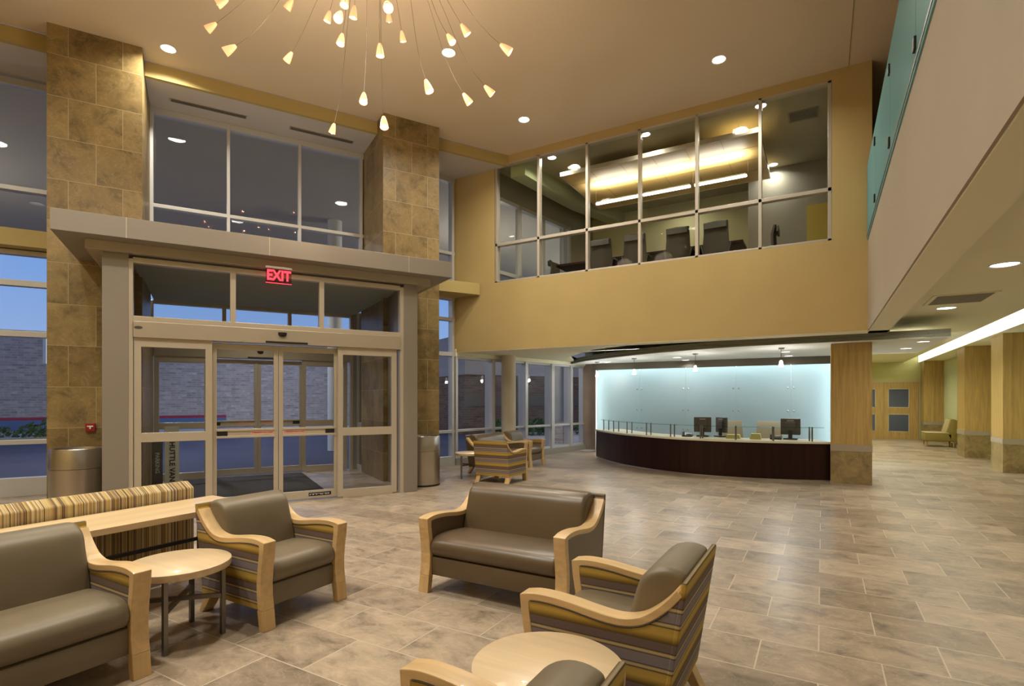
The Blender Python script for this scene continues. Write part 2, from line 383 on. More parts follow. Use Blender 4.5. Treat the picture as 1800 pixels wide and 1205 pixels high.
# reception back wall
struct(M().box(-6.11, .62, 14.92, 15.1, 0, 3.0).build('wall_back', pm('pale_blue_grey_paint', (.30, .33, .34), .8)))
struct(M().box(-6.12, -5.63, 14.80, 14.92, 0, 2.55).build('wall_back', pm('brown_stone_cladding', (.26, .19, .14), .7, noise=.1, nscale=4)))
struct(M().box(-5.62, -5.59, 14.46, 14.92, 0, 2.84).build('wall_left', pm('bronze_led_shield', (.30, .25, .2), .6)))  # added return panel, keeps LED strip light off the windows
struct(M().box(-5.62, .62, 14.28, 14.31, 2.30, 2.84).build('trim_5', pm('bronze_valance', (.12, .105, .08), .35, .4)))  # valance; its part above the cloud is added to block LED spill

# ------------------------------------------------------------------ stone piers and entrance surround
def pier(u, label):
    p = thing('stone_pier', label, 'pier', aw(u, DP), R60, 'stone piers beside the entrance')
    M().box(-.543, .543, 0, 1.55, 0, 6.678).build('cladding', MT['stone'], p)
    return p
pier(-1.302, 'tall tan stone pier left of the sliding doors, rising to the ceiling')
pier(3.39, 'tall tan stone pier right of the sliding doors, next to the gold wall')

cn = thing('entrance_canopy', 'warm grey metal canopy slab over the sliding entrance doors', 'canopy', aw(1.0, 8.9, 3.33), R60)
def cb(m): return m
X0, X1 = -2.507, 2.496      # relative to u = 1.0
M().box(X0, X1, -.92, .70, .115, .365).build('fascia_slab', MT['panel'], cn, bevel=.004)
M().box(X0+.28, X1-.28, -.68, .70, 0.0, .115).build('lower_soffit', MT['metal'], cn, bevel=.004)
for x in (-1.79, 1.77, -.2): 
    M().box(x-.004, x+.004, -.9225, -.915, .115, .365).build('panel_joint', MT['metal_l'], cn)

pt = sroot('trim_6', aw(1.0, 8.33), R60)
M().box(-2.07, -1.80, -.02, .5, 0, 3.33).build('jamb', MT['panel'], pt, bevel=.006)
M().box(1.80, 2.03, -.02, .5, 0, 3.33).build('jamb', MT['panel'], pt, bevel=.006)

# ------------------------------------------------------------------ sliding doors
def sliding_doors(name, u0, d, detail=True):
    """a two-leaf sliding door with sidelights under a three-pane transom; x = along wall, y = outward"""
    r = sroot(name, aw(u0, d), R60)
    f = M()
    # outer frame and transom bars (x relative: -1.80 .. 1.80 about u0)
    f.box(-1.805, -1.755, -.04, .08, 0, 3.28).box(1.745, 1.805, -.04, .08, 0, 3.28)
    f.box(-1.755, 1.745, -.04, .08, 3.23, 3.30); f.box(-1.755, 1.745, -.04, .08, 2.485, 2.555)
    f.box(-.66, -.59, -.04, .08, 2.55, 3.25); f.box(.51, .58, -.04, .08, 2.55, 3.25)
    f.build('door_frame', MT['metal_l'], r, bevel=.004)
    M().box(-1.76, 1.75, .02, .028, 2.55, 3.24).build('transom_glass', MT['glass'], r)
    h = M().box(-1.75, 1.74, -.075, .1, 2.28, 2.485).build('header', MT['metal'], r, bevel=.006)
    if detail:
        nm = M().ext([(-.05+.03*math.cos(t)*1.0-.0, .018*math.sin(t)) for t in [i*PI/8 for i in range(16)]], 'xz', -.003, 0).build('name_plate', MT['dark'], h); nm.location = (-1.62, -.076, 2.405); nm.scale = (1.5, 1, 1)
    s = M().lathe([(.001, -.06), (.03, -.055), (.055, -.035), (.06, 0)], (0, -.075, 2.44), 20).build('motion_sensor', MT['black'], r, smooth=True)
    M().box(-.22, .34, -.10, -.075, 2.285, 2.315).build('sensor_bar', MT['black'], r, bevel=.005)
    # sidelights
    for x0, x1 in ((-1.745, -.875), (.78, 1.69)):
        sl = M().box(x0, x0+.075, -.03, .03, .02, 2.28).box(x1-.08, x1, -.03, .03, .02, 2.28).box(x0+.07, x1-.07, -.03, .03, 2.165, 2.28).box(x0+.07, x1-.07, -.03, .03, .94, 1.06).box(x0+.07, x1-.07, -.03, .03, .0, .125).build('sidelight', MT['metal_l'], r, bevel=.003)
        M().box(x0+.07, x1-.07, -.004, .004, .12, 2.17).build('sidelight_glass', MT['glass'], sl)
    # leaves
    for x0, x1, sx in ((-.88, -.042, -1), (-.036, .80, 1)):
        y = .05
        lf = M().box(x0, x0+.06, y, y+.045, .02, 2.26).box(x1-.06, x1, y, y+.045, .02, 2.26).box(x0+.05, x1-.05, y, y+.045, 2.18, 2.26).box(x0+.05, x1-.05, y, y+.045, .02, .135).build('sliding_leaf', MT['metal_l'], r, bevel=.003)
        M().box(x0+.05, x1-.05, y+.018, y+.026, .13, 2.19).build('leaf_glass', MT['glass'], lf)
        M().box(x0+.05, x1-.05, y-.03, y+.02, .955, .985).box(x0+.05, x1-.05, y-.03, y+.02, 1.05, 1.08).box(x0+.05, x1-.05, y-.012, y+.02, .98, 1.055).build('push_bar', MT['metal_l'], lf, bevel=.003)
        xe = (x0+.06, x0+.19) if sx < 0 else (x1-.19, x1-.06)
        M().box(*xe, y-.022, y-.01, .985, 1.05).build('bar_end', MT['black'], lf)
        xl = (x1-.36, x1-.06) if sx < 0 else (x0+.06, x0+.36)
        M().box(*xl, y-.016, y-.01, .995, 1.045).build('warning_label', MT['pink'], lf)
        if detail:
            t = M(); t.mesh(text_mesh('IN EMERGENCY PUSH TO OPEN', .019, .002, .0004), Matrix.Translation(((xl[0]+xl[1])/2, y-.018, 1.02)) @ Matrix.Rotation(PI/2, 4, 'X'))
            t.build('warning_lettering', MT['red'], lf)
            cx = x1-.28 if sx < 0 else x0+.57
            b = M().box(cx-.16, cx+.16, y-.004, y, .055, .105).build('threshold_label', MT['black'], lf)
            mk = M(); xx = cx-.145
            rr = random.Random(3)
            while xx < cx+.13:
                w_ = rr.uniform(.008, .022); mk.box(xx, xx+w_, y-.006, y-.004, .07+rr.choice((0, .012)), .088); xx += w_+.008
            mk.build('label_marks', MT['white'], lf)
    return r
d1 = sliding_doors('door_1', 1.0, DD)
d2 = sliding_doors('door_2', 1.0, 11.7, False)
struct(M().box(-.79, 2.79, 8.5, 9.59, 3.29, 3.328).box(-.75, 2.84, 9.59, 11.85, 3.29, 3.40).build('ceiling', pm('vestibule_ceiling_paint', (.40, .40, .33), .8), rz=R60))
struct(M().box(-1.07, -.80, 11.6, 11.8, 0, 3.33).box(2.8, 3.03, 11.6, 11.8, 0, 3.33).build('trim_7', MT['panel'], rz=R60))
# vestibule sides: solid cheek beside the jamb, glass past the piers
struct(M().box(-1.07, -.98, 8.83, 9.6, 0, 3.33).build('wall_left', MT['panel'], rz=R60))
struct(M().box(2.93, 3.03, 8.83, 9.6, 0, 3.33).build('wall_right', MT['panel'], rz=R60))
for nm, x in (('window_5', -.95), ('window_6', 2.9)):
    w_ = sroot(nm, aw(x, 11.15), R60)
    M().box(-.03, .03, 0, .05, 0, 3.33).box(-.03, .03, .45, .5, 0, 3.33).box(-.03, .03, 0, .5, .9, 1.0).box(-.03, .03, 0, .5, 0, .1).build('window_frame', MT['frame'], w_)
    M().box(-.004, .004, .05, .45, .1, 3.33).build('glass_panes', MT['glass'], w_)
mt = M().ext([(-.30, 9.0), (1.75, 9.0), (1.75, 11.55), (-.30, 11.55)], 'xy', 0, .012).build('entrance_mat', MT['mat'], rz=R60)
tag(mt, 'dark ribbed entrance mat on the vestibule floor behind the sliding doors', 'mat')
# vertical signs standing in the vestibule
def vsign(u, d, w, z0, z1, body, mat, tmat, label, size):
    t = thing('vertical_sign', label, 'sign', aw(u, d), R60, 'upright signs in the vestibule')
    M().box(-w/2, w/2, -.012, .012, .0, z1).build('panel', mat, t)
    m = M(); m.mesh(text_mesh(body, size, .003, .002), Matrix.Translation((0, -.015, z1*.44)) @ Matrix.Rotation(PI/2, 4, 'X') @ Matrix.Rotation(-PI/2, 4, 'Z'))
    m.build('lettering', tmat, t); return t
vsign(-.44, 10.9, .21, .04, 1.02, 'SHUTTLE VAN', MT['signwhite'], MT['black'], 'pale upright sign post with black vertical lettering inside the vestibule', .115)
vsign(-.66, 11.05, .16, .0, .9, 'PARKING', pm('dark_sign_panel', (.12, .11, .09), .6), MT['signwhite'], 'darker narrow upright sign beside the pale lettered sign post', .085)

# exit sign under the canopy
ex = thing('exit_sign', 'red illuminated exit sign on clear acrylic over the sliding doors', 'sign', aw(.93, 8.1, 3.33), R60)
M().box(-.17, .17, -.02, .02, -.03, 0).build('housing', MT['alu'], ex, bevel=.004)
M().box(-.165, .165, -.004, .004, -.225, -.03).build('acrylic_panel', MT['exitglass'], ex)
m = M(); m.mesh(text_mesh('EXIT', .195, .006, .006), Matrix.Translation((0, -.009, -.128)) @ Matrix.Rotation(PI/2, 4, 'X') @ Matrix.Scale(.78, 4, (1, 0, 0)))
m.build('lettering', MT['exitred'], ex)
M().box(-.165, .165, -.006, .006, -.232, -.224).build('lower_edge', MT['exitred'], ex)

# fire alarm pull
fa = thing('fire_alarm_pull', 'small red fire alarm pull station with white T handle on the left stone pier', 'fire alarm', aw(-1.363, DP, 1.095), R60)
M().box(-.056, .056, -.045, -.001, -.06, .06).build('case', MT['red'], fa, bevel=.006)
M().box(-.034, .034, -.056, -.045, .006, .024).box(-.009, .009, -.056, -.045, -.022, .006).build('pull_handle', MT['white'], fa)

# ------------------------------------------------------------------ entrance windows
def window_a(name, us, zs, u0, u1, z0, z1, fr=.05, gm='glass', head=.05):
    w_ = sroot(name, aw(0, DW), R60)
    f = M()
    for u in us: f.box(u-fr/2, u+fr/2, -.06, .09, z0, z1)
    for z, t in zs: f.box(u0, u1, -.055, .085, z-t/2, z+t/2)
    f.build('window_frame', MT['frame'], w_, bevel=.003)
    M().box(u0, u1, .01, .02, z0, z1).build('glass_panes', MT[gm], w_)
    return w_
window_a('window_1', (-.735, .42, 1.63, 2.80), ((6.40, .10), (4.79, .06), (3.68, .08)), -.76, 2.86, 3.66, 6.44)
window_a('window_2', (-4.4, -3.2, -1.90), ((6.36, .10), (4.73, .07), (4.07, .05), (3.75, .07), (3.28, .09), (2.50, .09), (.14, .28), (.83, .07)), -5.5, -1.85, 0, 6.44)
# narrow window strip between the right pier and the gold wall, and panel above the lower windows
p0 = Vector((*aw(3.93, 11.0)[:2], 0)); p1 = Vector((K[0]+.02, K[1], 0)); ang = math.atan2(p1.y-p0.y, p1.x-p0.x); LN = (p1-p0).length
w3 = sroot('window_3', p0, ang)
f = M()
for x in (.03, LN-.05): f.box(x-.03, x+.03, -.06, .09, 0, 6.44)
for z, t in ((6.40, .10), (4.76, .07), (4.07, .05), (3.75, .07), (3.28, .07), (2.50, .09), (.10, .2), (.76, .06)): f.box(0, LN, -.055, .085, z-t/2, z+t/2)
f.build('window_frame', MT['frame'], w3, bevel=.003)
M().box(0, LN, .01, .02, 0, 6.44).build('glass_panes', MT['glass'], w3)
# light shelves
def shelf(u0, u1, d0, d1, z0, z1, label):
    o = M().box(u0, u1, d0, d1, z0, z1).build('light_shelf', MT['band'], rz=R60, bevel=.004)
    return tag(o, label, 'shelf', 'boxed light shelves across the tall windows')
shelf(3.935, 5.28, 10.55, 11.5, 3.77, 4.02, 'gold boxed light shelf between right stone pier and gold wall')
shelf(-5.4, -1.85, 10.72, 11.4, 3.80, 4.06, 'gold boxed light shelf across the window left of the left pier')
# lower windows under the conference wall
w4 = sroot('window_4', (K[0], K[1], 0), KA)
LW = 5.16
f = M()
for x, hw in ((.035, .035), (1.22, .05), (2.44, .05), (3.54, .06), (4.40, .05), (5.12, .035)): f.box(x-hw, x+hw, -.10, .16, .15, 2.45)
for z, t in ((2.44, .07), (.77, .05), (.17, .05)): f.box(0, LW, -.06, .085, z-t/2, z+t/2)
f.build('window_frame', MT['frame'], w4, bevel=.003)
M().box(0, LW, .01, .02, .15, 2.45).build('glass_panes', MT['glass'], w4)
M().box(0, LW, -.12, .1, 0, .15).build('window_sill', pm('grey_sill', (.27, .25, .22), .5), w4)
struct(M().box(0, LW, -.1, .12, 2.46, 2.62).build('wall_left', MT['lowceil'], loc=(K[0], K[1], 0), rz=KA))
# wall returns that close the lobby left of the entrance
struct(M().box(-9, -5.4, 10.9, 11.1, 0, 6.6).build('wall_left', MT['wall'], rz=R60))

col = thing('round_column', 'round cream column in front of the lower windows', 'column', (-6.62, 11.30, 0))
M().cyl((0, 0, 0), .175, ZB, 40).build('shaft', pm('cream_column_paint', (.60, .53, .40), .55), col, smooth=True)

# linear vents in the soffit above the entrance
def lvent(uc, L_, label):
    t = thing('linear_vent', label, 'vent', aw(uc, 10.53, 6.452), R60, 'linear soffit vents')
    M().box(-L_/2, L_/2, -.06, .06, -.012, 0).build('vent_frame', MT['metal'], t)
    s = M()
    for k in range(4): s.box(-L_/2+.02, L_/2-.02, -.05+k*.026, -.05+k*.026+.009, -.016, -.011)
    s.build('slots', MT['dark'], t); return t
lvent(.118, 1.15, 'left slotted linear vent in the soffit above the upper entrance window')
lvent(1.965, 1.15, 'right slotted linear vent in the soffit, nearer the right pier')

# ------------------------------------------------------------------ conference room
cw = sroot('window_7', (0, YB, 0))
f = M()
ms = (-6.10, -5.08, -4.01, -2.96, -1.93, -.905, .10)
for x in ms: f.box(x-.026, x+.026, .0, .12, 4.0, 6.53)
f.box(-6.14, .13, 0, .12, 6.495, 6.53).box(-6.14, .13, 0, .12, 4.0, 4.035).box(-6.14, .13, 0, .12, 4.785, 4.845)
f.build('window_frame', pm('pale_window_frame', (.52, .47, .40), .4, .3), cw, bevel=.003)
M().box(-6.12, .11, .05, .058, 4.02, 6.52).build('glass_panes', MT['glass_c'], cw)
CF = 3.72
CP = [(-6.40, YB+.2), (.66, YB+.2), (.66, 14.5), (-5.66, 14.5)]
struct(M().ext(CP, 'xy', 3.5, CF).build('floor', MT['carpet']))
struct(M().ext(CP, 'xy', 6.6, 6.66).build('ceiling', pm('conference_ceiling_paint', (.40, .37, .27), .9)))
struct(M().box(-5.64, -1.45, 14.3, 14.5, CF, 6.6).build('wall_back', pm('conference_wall_paint', (.50, .47, .27), .85)))
struct(M().box(-1.45, .66, 13.2, 14.5, CF, 6.6).build('wall_back', MT['greywall']))
struct(M().box(.55, .66, YB+.2, 13.2, CF, 6.6).build('wall_right', MT['greywall']))
# curved window wall of the conference room with green bulkhead
w8 = sroot('window_8', (-6.38, YB+.2, 0), math.atan2(3.0, .52))
f = M()
for x in (.03, 1.02, 1.95, 2.85, 3.1): f.box(x-.04, x+.04, -.05, .08, CF, 6.05)
for z in (6.0, 4.35, 3.78): f.box(0, 3.1, -.05, .08, z-.04, z+.04)
f.build('window_frame', MT['frame'], w8)
M().box(0, 3.1, .01, .018, CF, 6.05).build('glass_panes', MT['glass'], w8)
struct(M().box(0, 4.4, -.02, .2, 6.04, 6.6).box(3.1, 4.4, -.02, .2, CF, 6.04).build('wall_left', pm('conference_side_paint', (.30, .28, .21), .85), loc=(-6.38, YB+.2, 0), rz=math.atan2(3.0, .52)))
struct(M().ext(catmull([(-5.5, YB+.2), (-5.38, 11.2), (-5.15, 12.6), (-4.85, 13.6), (-4.7, 14.3)], 4) + [(-5.0, 14.3), (-5.5, 12.6), (-5.7, 11.2), (-5.85, YB+.2)], 'xy', 6.28, 6.6).build('trim_8', pm('sage_green_paint', (.42, .46, .26), .8)))
# suspended wood ceiling panel with pendants
pc = thing('ceiling_panel', 'suspended maple ceiling panel over the upstairs conference table', 'ceiling panel', (-2.95, 11.79, 6.3))
pb = M().box(-1.95, 1.95, -1.17, 1.17, .01, .07).build('panel', wood_mat('maple_panel', (.60, .40, .14), 0, .12, 6, .45), pc)
M().box(-1.96, 1.96, -1.19, -1.17, .0, .09).box(-1.96, 1.96, 1.17, 1.19, 0, .09).box(-1.97, -1.95, -1.19, 1.19, 0, .09).box(1.95, 1.97, -1.19, 1.19, 0, .09).build('edge_trim', MT['metal_l'], pc)
jm = M()
for k in range(1, 6): jm.box(-1.95+k*.65-.003, -1.95+k*.65+.003, -1.17, 1.17, .007, .011)
for k in range(1, 4): jm.box(-1.95, 1.95, -1.17+k*.585-.003, -1.17+k*.585+.003, .007, .011)
jm.build('panel_joints', MT['olivepaint'], pc)
hg = M()
for sx in (-1.6, 1.6):
    for sy in (-1, 1): hg.tube([(sx, sy, .07), (sx, sy, .3)], .006, 6)
hg.build('hanger', MT['alu'], pc)
lp = thing('linear_pendant', 'long glowing linear pendant under the maple ceiling panel upstairs', 'lamp', (-2.92, 11.76, 5.98))
for k in range(3):
    x = -1.62 + k*1.1
    t_ = M().box(x, x+1.02, -.03, .03, 0, .045).build('light_tube', MT['tube'], lp, bevel=.01)
    M().box(x+.02, x+1.0, -.035, .035, .045, .07).build('reflector', MT['white'], t_)
for x in (-1.62, -.55, .55, 1.62): M().tube([(x, 0, .07), (x, 0, .33)], .004, 6).build('cable', MT['alu'], lp)
# conference table and chairs
ct = thing('conference_table', 'dark conference table upstairs behind the row of brown chairs', 'table', (-3.0, 11.55, CF))
M().box(-2.2, 1.7, -.55, .55, .74, .80).build('tabletop', MT['mahogany'], ct, bevel=.01)
for x in (-1.3, .9): M().box(x-.25, x+.25, -.2, .2, 0, .74).build('pedestal', MT['mahogany'], ct)
def make_task(label, cloth, frame, cat='chair', nm='conference_chair', grp='conference chairs', h=1.07, w=.46):
    t = thing(nm, label, cat, (0, 0, 0), 0, grp)
    prof = [(-.10, .52), (-.13, .7), (-.12, .9), (-.17, h), (-.21, h), (-.165, .9), (-.175, .7), (-.15, .5)]   # y,z: chair faces +y
    secs = []
    for x, s_ in ((-w/2, .9), (-w/2+.02, 1), (0, 1), (w/2-.02, 1), (w/2, .9)):
        secs.append([(x*(1 if z < .8 else .94), -.15+(y+.15)*s_ + .12*(abs(x)/(w/2))**2*.35, z) for y, z in prof])
    M().loft(secs).build('backrest', cloth, t, smooth=50)
    M().box(-w/2+.02, w/2-.02, -.13, .36, .44, .52).build('seat', cloth, t, bevel=.03, smooth=True)
    M().box(-w/2+.03, w/2-.03, -.215, -.17, h-.13, h-.01).build('head_band', frame, t, bevel=.01)
    M().cyl((0, .1, .08), .03, .37, 12).build('gas_lift', frame, t, smooth=True)
    for k in range(5):
        a = 2*PI*k/5+.3
        lg = M().tube([(.02*math.cos(a), .1+.02*math.sin(a), .10), (.29*math.cos(a), .1+.29*math.sin(a), .06)], .016, 6).build('leg', frame, t)
        M().lathe([(.001, -.028), (.02, -.02), (.028, 0), (.02, .02), (.001, .028)], (.29*math.cos(a), .1+.29*math.sin(a), .028), 8).build('castor', MT['black'], lg)
    for s_ in (-1, 1): M().tube([(s_*.22, -.13, .48), (s_*.26, -.13, .66), (s_*.26, .15, .67)], .015, 6).build('armrest', frame, t)
    return t
cc = make_task('leftmost brown high-back chair seen from behind in the conference window', MT['confchair'], MT['dark'])
spots = [(-3.98, 10.72, 0, None), (-3.28, 10.74, .05, 'second brown high-back chair from the left in the conference window'),
         (-2.42, 10.72, 0, 'third brown high-back chair from the left in the conference window'),
         (-1.72, 10.72, -.03, 'fourth brown high-back chair, rightmost of the row seen from behind upstairs'),
         (-.93, 11.5, PI/2, 'dark chair seen sideways at the right end of the conference table'),
         (-5.45, 11.7, -PI/2, 'faint chair at the left end of the conference table')]
for x, y, a, lb in spots:
    o = cc if lb is None else dup(cc, (x, y, CF), a, lb)
    o.location = (x, y, CF); o.rotation_euler = (0, 0, a)
cd = sroot('door_4', (-.06, 13.2, CF))
M().box(-.23, .5, -.05, 0, 0, 1.92).build('door_leaf', pm('yellow_door_veneer', (.46, .36, .07), .5), cd)
vg = thing('air_grille', 'grey square air grille in the conference room ceiling at far right', 'vent', (-.30, 10.98, 6.6), 0, 'ceiling air grilles')
M().box(-.24, .24, -.2, .2, -.015, 0).build('grille_frame', MT['greywall'], vg)
sl = M()
for k in range(9): sl.box(-.21, .21, -.17+k*.038, -.17+k*.038+.014, -.018, -.014)
sl.build('slats', MT['dark'], vg)

# ------------------------------------------------------------------ balcony glass railing
rg = thing('glass_railing', 'teal glass balcony railing above the beige fascia', 'railing', (.605, 4.0, 3.98))
ys = [9.86, 8.4, 6.65, 4.9, 3.15, 1.4, -.35, -2.1]
for a, b in zip(ys, ys[1:]): M().box(-.012, .012, b-4.0+.006, a-4.0-.006, -.05, 1.07).build('glass_panel', MT['teal'], rg)
for y in ys[1:-1]:
    for z in (.12, .86): M().box(-.03, .03, y-4.0-.035, y-4.0+.035, z-.05, z+.05).build('clamp', MT['black'], rg, bevel=.006)
M().box(-.016, .016, -6.1, 5.86, -.012, .02).build('base_channel', MT['dark'], rg)

# ------------------------------------------------------------------ corridor: wood columns, doors, grille, cove
def wood_column(x0, x1, y0, y1, zt, z1, label, b=(.575, .69)):
    t = thing('wood_column', label, 'column', ((x0+x1)/2, (y0+y1)/2, 0), 0, 'wood veneer columns on stone bases')
    hx, hy = (x1-x0)/2, (y1-y0)/2
    M().box(-hx, hx, -hy, hy, 0, b[0]).build('stone_base', MT['stonebase'], t)
    M().box(-hx-.006, hx+.006, -hy-.006, hy+.006, b[0], b[1]).build('metal_band', MT['fascia'], t)
    M().box(-hx, hx, -hy, hy, b[1], z1).build('veneer_shaft', MT['veneer'], t, bevel=.003)
wood_column(.13, .745, 11.155, 11.75, 0, 2.478, 'honey wood column on stone base at the right end of the reception desk')
wood_column(3.17, 3.70, 14.42, 15.3, 0, 2.83, 'nearest honey wood column on the corridor wall, at the right picture edge')
wood_column(3.13, 3.70, 17.6, 18.45, 0, 2.83, 'middle honey wood column on the corridor wall, nearer than the green chair')
wood_column(3.12, 3.70, 23.8, 24.45, 0, 2.83, 'farthest honey wood column, beside the corridor end doors')

def leaf_door(name, x0, x1, lites):
    r = sroot(name, ((x0+x1)/2, 24.47, 0))
    hw = (x1-x0)/2; a, b = lites[0]-(x0+x1)/2, lites[1]-(x0+x1)/2
    l = M().box(-hw, a, -.03, .02, 0, 2.11).box(b, hw, -.03, .02, 0, 2.11).box(a, b, -.03, .02, 0, .27).box(a, b, -.03, .02, .93, 1.17).box(a, b, -.03, .02, 1.87, 2.11)
    l.build('door_leaf', MT['veneer'], r)
    fr = M()
    for z0, z1 in ((.27, .93), (1.17, 1.87)):
        fr.box(a, a+.02, -.035, .02, z0, z1).box(b-.02, b, -.035, .02, z0, z1).box(a, b, -.035, .02, z0, z0+.02).box(a, b, -.035, .02, z1-.02, z1)
    fr.build('glazing_bead', MT['cream'], r)
    M().box(a, b, -.01, -.004, .27, .93).box(a, b, -.01, -.004, 1.17, 1.87).build('door_glass', MT['glass'], r)
leaf_door('door_5', 1.99, 3.04, (2.13, 2.77)); leaf_door('door_6', .93, 1.985, (1.08, 1.74))
# room behind the glazed doors
struct(M().box(.3, 3.9, 28.5, 28.7, 0, 3.0).build('wall_back', pm('grey_room_paint', (.35, .36, .33), .8)))
struct(M().box(.3, 3.9, 24.6, 28.6, -.1, 0).build('floor', MT['carpet']))
struct(M().box(.3, 3.9, 24.7, 28.6, 2.9, 3.0).build('ceiling', MT['lowceil']))
struct(M().box(.2, .3, 24.7, 28.6, 0, 3).box(3.9, 4.0, 24.7, 28.6, 0, 3).build('wall_left', MT['greywall']))

cg = thing('air_grille', 'flat grey air return grille in the corridor ceiling', 'vent', (1.60, 9.28, ZR), 0, 'ceiling air grilles')
M().box(-.34, .34, -.42, .42, -.012, 0).build('grille_frame', MT['lowceil'], cg)
s_ = M()
for k in range(24): s_.box(-.29, .29, -.37+k*.031, -.37+k*.031+.02, -.016, -.010)
s_.build('slats', MT['greywall'], cg)
cv = M().box(3.045, 3.068, -2.4, 24.45, 2.835, 3.2).build('cove_light', MT['cove']); tag(cv, 'long white cove light running along the corridor ceiling above the wood columns', 'lamp')

# ------------------------------------------------------------------ reception
cl = thing('ceiling_cloud', 'curved white suspended ceiling cloud with grey edge over reception', 'ceiling panel', (-2.0, 12.5, 2.48))
front = catmull([(-6.33, 14.25), (-5.6, 13.4), (-4.94, 12.8), (-4.0, 12.12), (-3.15, 11.6), (-2.12, 11.15), (-1.24, 10.92), (.12, 10.86), (1.77, 10.88)], 5)
poly = front + [(1.77, 14.27), (-6.2, 14.27)]
rel = [(x+2.0, y-12.5) for x, y in poly]
M().ext(rel, 'xy', 0, .02).build('underside', MT['cloud'], cl)
inner = offset_path([(x+2.0, y-12.5) for x, y in front], .03)
fr_ = [(x+2.0, y-12.5) for x, y in front]
M().ext(fr_ + inner[::-1], 'xy', .004, .135).box(3.74, 3.77, -1.62, 1.77, .004, .135).build('edge_band', MT['cloudedge'], cl)
M().ext(rel, 'xy', .06, .08).build('top_deck', MT['white'], cl)
hb = M()
for x, y in ((-1, 0), (1, -1.2), (1, .8), (3, -1.2), (3, .8), (-3, 1.1)): hb.tube([(x, y, .08), (x, y, ZR-2.48)], .01, 6)
hb.build('hanger_rod', MT['alu'], cl)

# glowing glass wall
gw = thing('glass_feature_wall', 'glowing frosted glass wall with steel standoffs behind the reception desk', 'glass wall', (-2.7, 14.5, 0))
edges = [-5.58, -4.335, -3.105, -1.875, -.652, .58]
for a, b in zip(edges, edges[1:]): M().box(a+2.7+.0015, b+2.7-.0015, -.006, .006, .1, 2.32).build('glass_panel', MT['frost'], gw)
for x in edges[1:-1]:
    for z in (1.76, 1.20, .70):
        for s_ in (-.065, .065):
            M().lathe([(.022, -.035), (.024, -.02), (.024, -.006)], (x+2.7+s_, 0, z), 12, mat=Matrix.Rotation(0, 4, 'X')).build('standoff', MT['chrome'], gw, smooth=True) if False else \
            M().loft([[(x+2.7+s_+r_*math.cos(t*PI/6), y_, z+r_*math.sin(t*PI/6)) for t in range(12)] for r_, y_ in ((.016, -.032), (.022, -.028), (.022, -.007))]).build('standoff', MT['steel'], gw, smooth=True)
M().box(-2.85, 3.25, .15, .18, 2.29, 2.33).build('led_strip', MT['led'], gw)
M().box(-2.87, -2.845, .15, .18, .1, 2.3).build('led_strip', MT['led'], gw)
M().box(2.83, 2.86, .15, .18, .1, 2.3).build('led_strip', MT['led'], gw)

# desk
dp = catmull([(-5.02, 13.0), (-4.45, 12.3), (-3.72, 11.62), (-2.62, 11.02), (-1.74, 10.86), (-.96, 10.92), (-.41, 11.05), (.125, 11.25)], 6)
dk = thing('reception_desk', 'curved dark mahogany reception desk with cream worktop', 'desk', (-2.2, 11.6, 0))
D = [(x+2.2, y-11.6) for x, y in dp]
inn = offset_path(D, .07)
M().ext(D + inn[::-1], 'xy', .03, .685).build('front_panel', MT['mahogany'], dk)
M().ext(offset_path(D, .03) + offset_path(D, .06)[::-1], 'xy', 0, .03).build('plinth', MT['alu'], dk)
M().ext(offset_path(D, -.03) + offset_path(D, .72)[::-1], 'xy', .685, .72).build('worktop', MT['stoneworktop'], dk)
M().ext(offset_path(D, .66) + offset_path(D, .70)[::-1], 'xy', 0, .685).build('rear_panel', MT['mahogany'], dk)
ts = thing('glass_counter_shelf', 'thin raised glass shelf on paired steel posts along the reception desk', 'shelf', (-2.2, 11.6, .72))
M().ext(offset_path(D, .02)[2:-1] + offset_path(D, .26)[2:-1][::-1], 'xy', .245, .257).build('glass_top', MT['glass_s'], ts)
o1, o2 = offset_path(D, .07), offset_path(D, .20)
cum = [0]
for a, b in zip(D, D[1:]): cum.append(cum[-1] + math.hypot(b[0]-a[0], b[1]-a[1]))
def at_len(P, s_):
    for i in range(len(cum)-1):
        if cum[i+1] >= s_:
            t = (s_-cum[i])/(cum[i+1]-cum[i]); return (P[i][0]+(P[i+1][0]-P[i][0])*t, P[i][1]+(P[i+1][1]-P[i][1])*t)
    return P[-1]
for k in range(9):
    s_ = .42 + k*(cum[-1]-.42-.28)/8
    for P in (o1, o2):
        p = at_len(P, s_)
        M().cyl((p[0], p[1], 0), .013, .262, 10).build('post', MT['legsteel'], ts, smooth=True)

def monitor(x, y, rz, label):
    t = thing('computer_monitor', label, 'monitor', (x, y, .72), rz, 'monitors on the reception desk')
    M().box(-.17, .17, -.03, .02, .09, .40).build('screen_housing', MT['dark'], t, bevel=.012)
    M().box(-.155, .155, .02, .024, .105, .385).build('screen', MT['black'], t)
    M().box(-.09, .09, -.06, -.03, .17, .33).build('rear_bulge', MT['dark'], t, bevel=.01)
    M().box(-.06, .06, -.036, -.031, .345, .37).build('badge', MT['greywall'], t)
    M().box(-.035, .035, -.05, -.02, .02, .2).build('neck', MT['black'], t)
    M().box(-.12, .12, -.11, .09, 0, .025).build('foot', MT['black'], t, bevel=.008)
monitor(-2.15, 11.62, .15, 'grey computer monitor facing away at the middle of the reception desk')
monitor(-1.78, 11.66, -.8, 'turned black computer monitor just right of the middle monitor')
monitor(-.53, 11.6, -.03, 'grey computer monitor facing away at the right end of the reception desk')
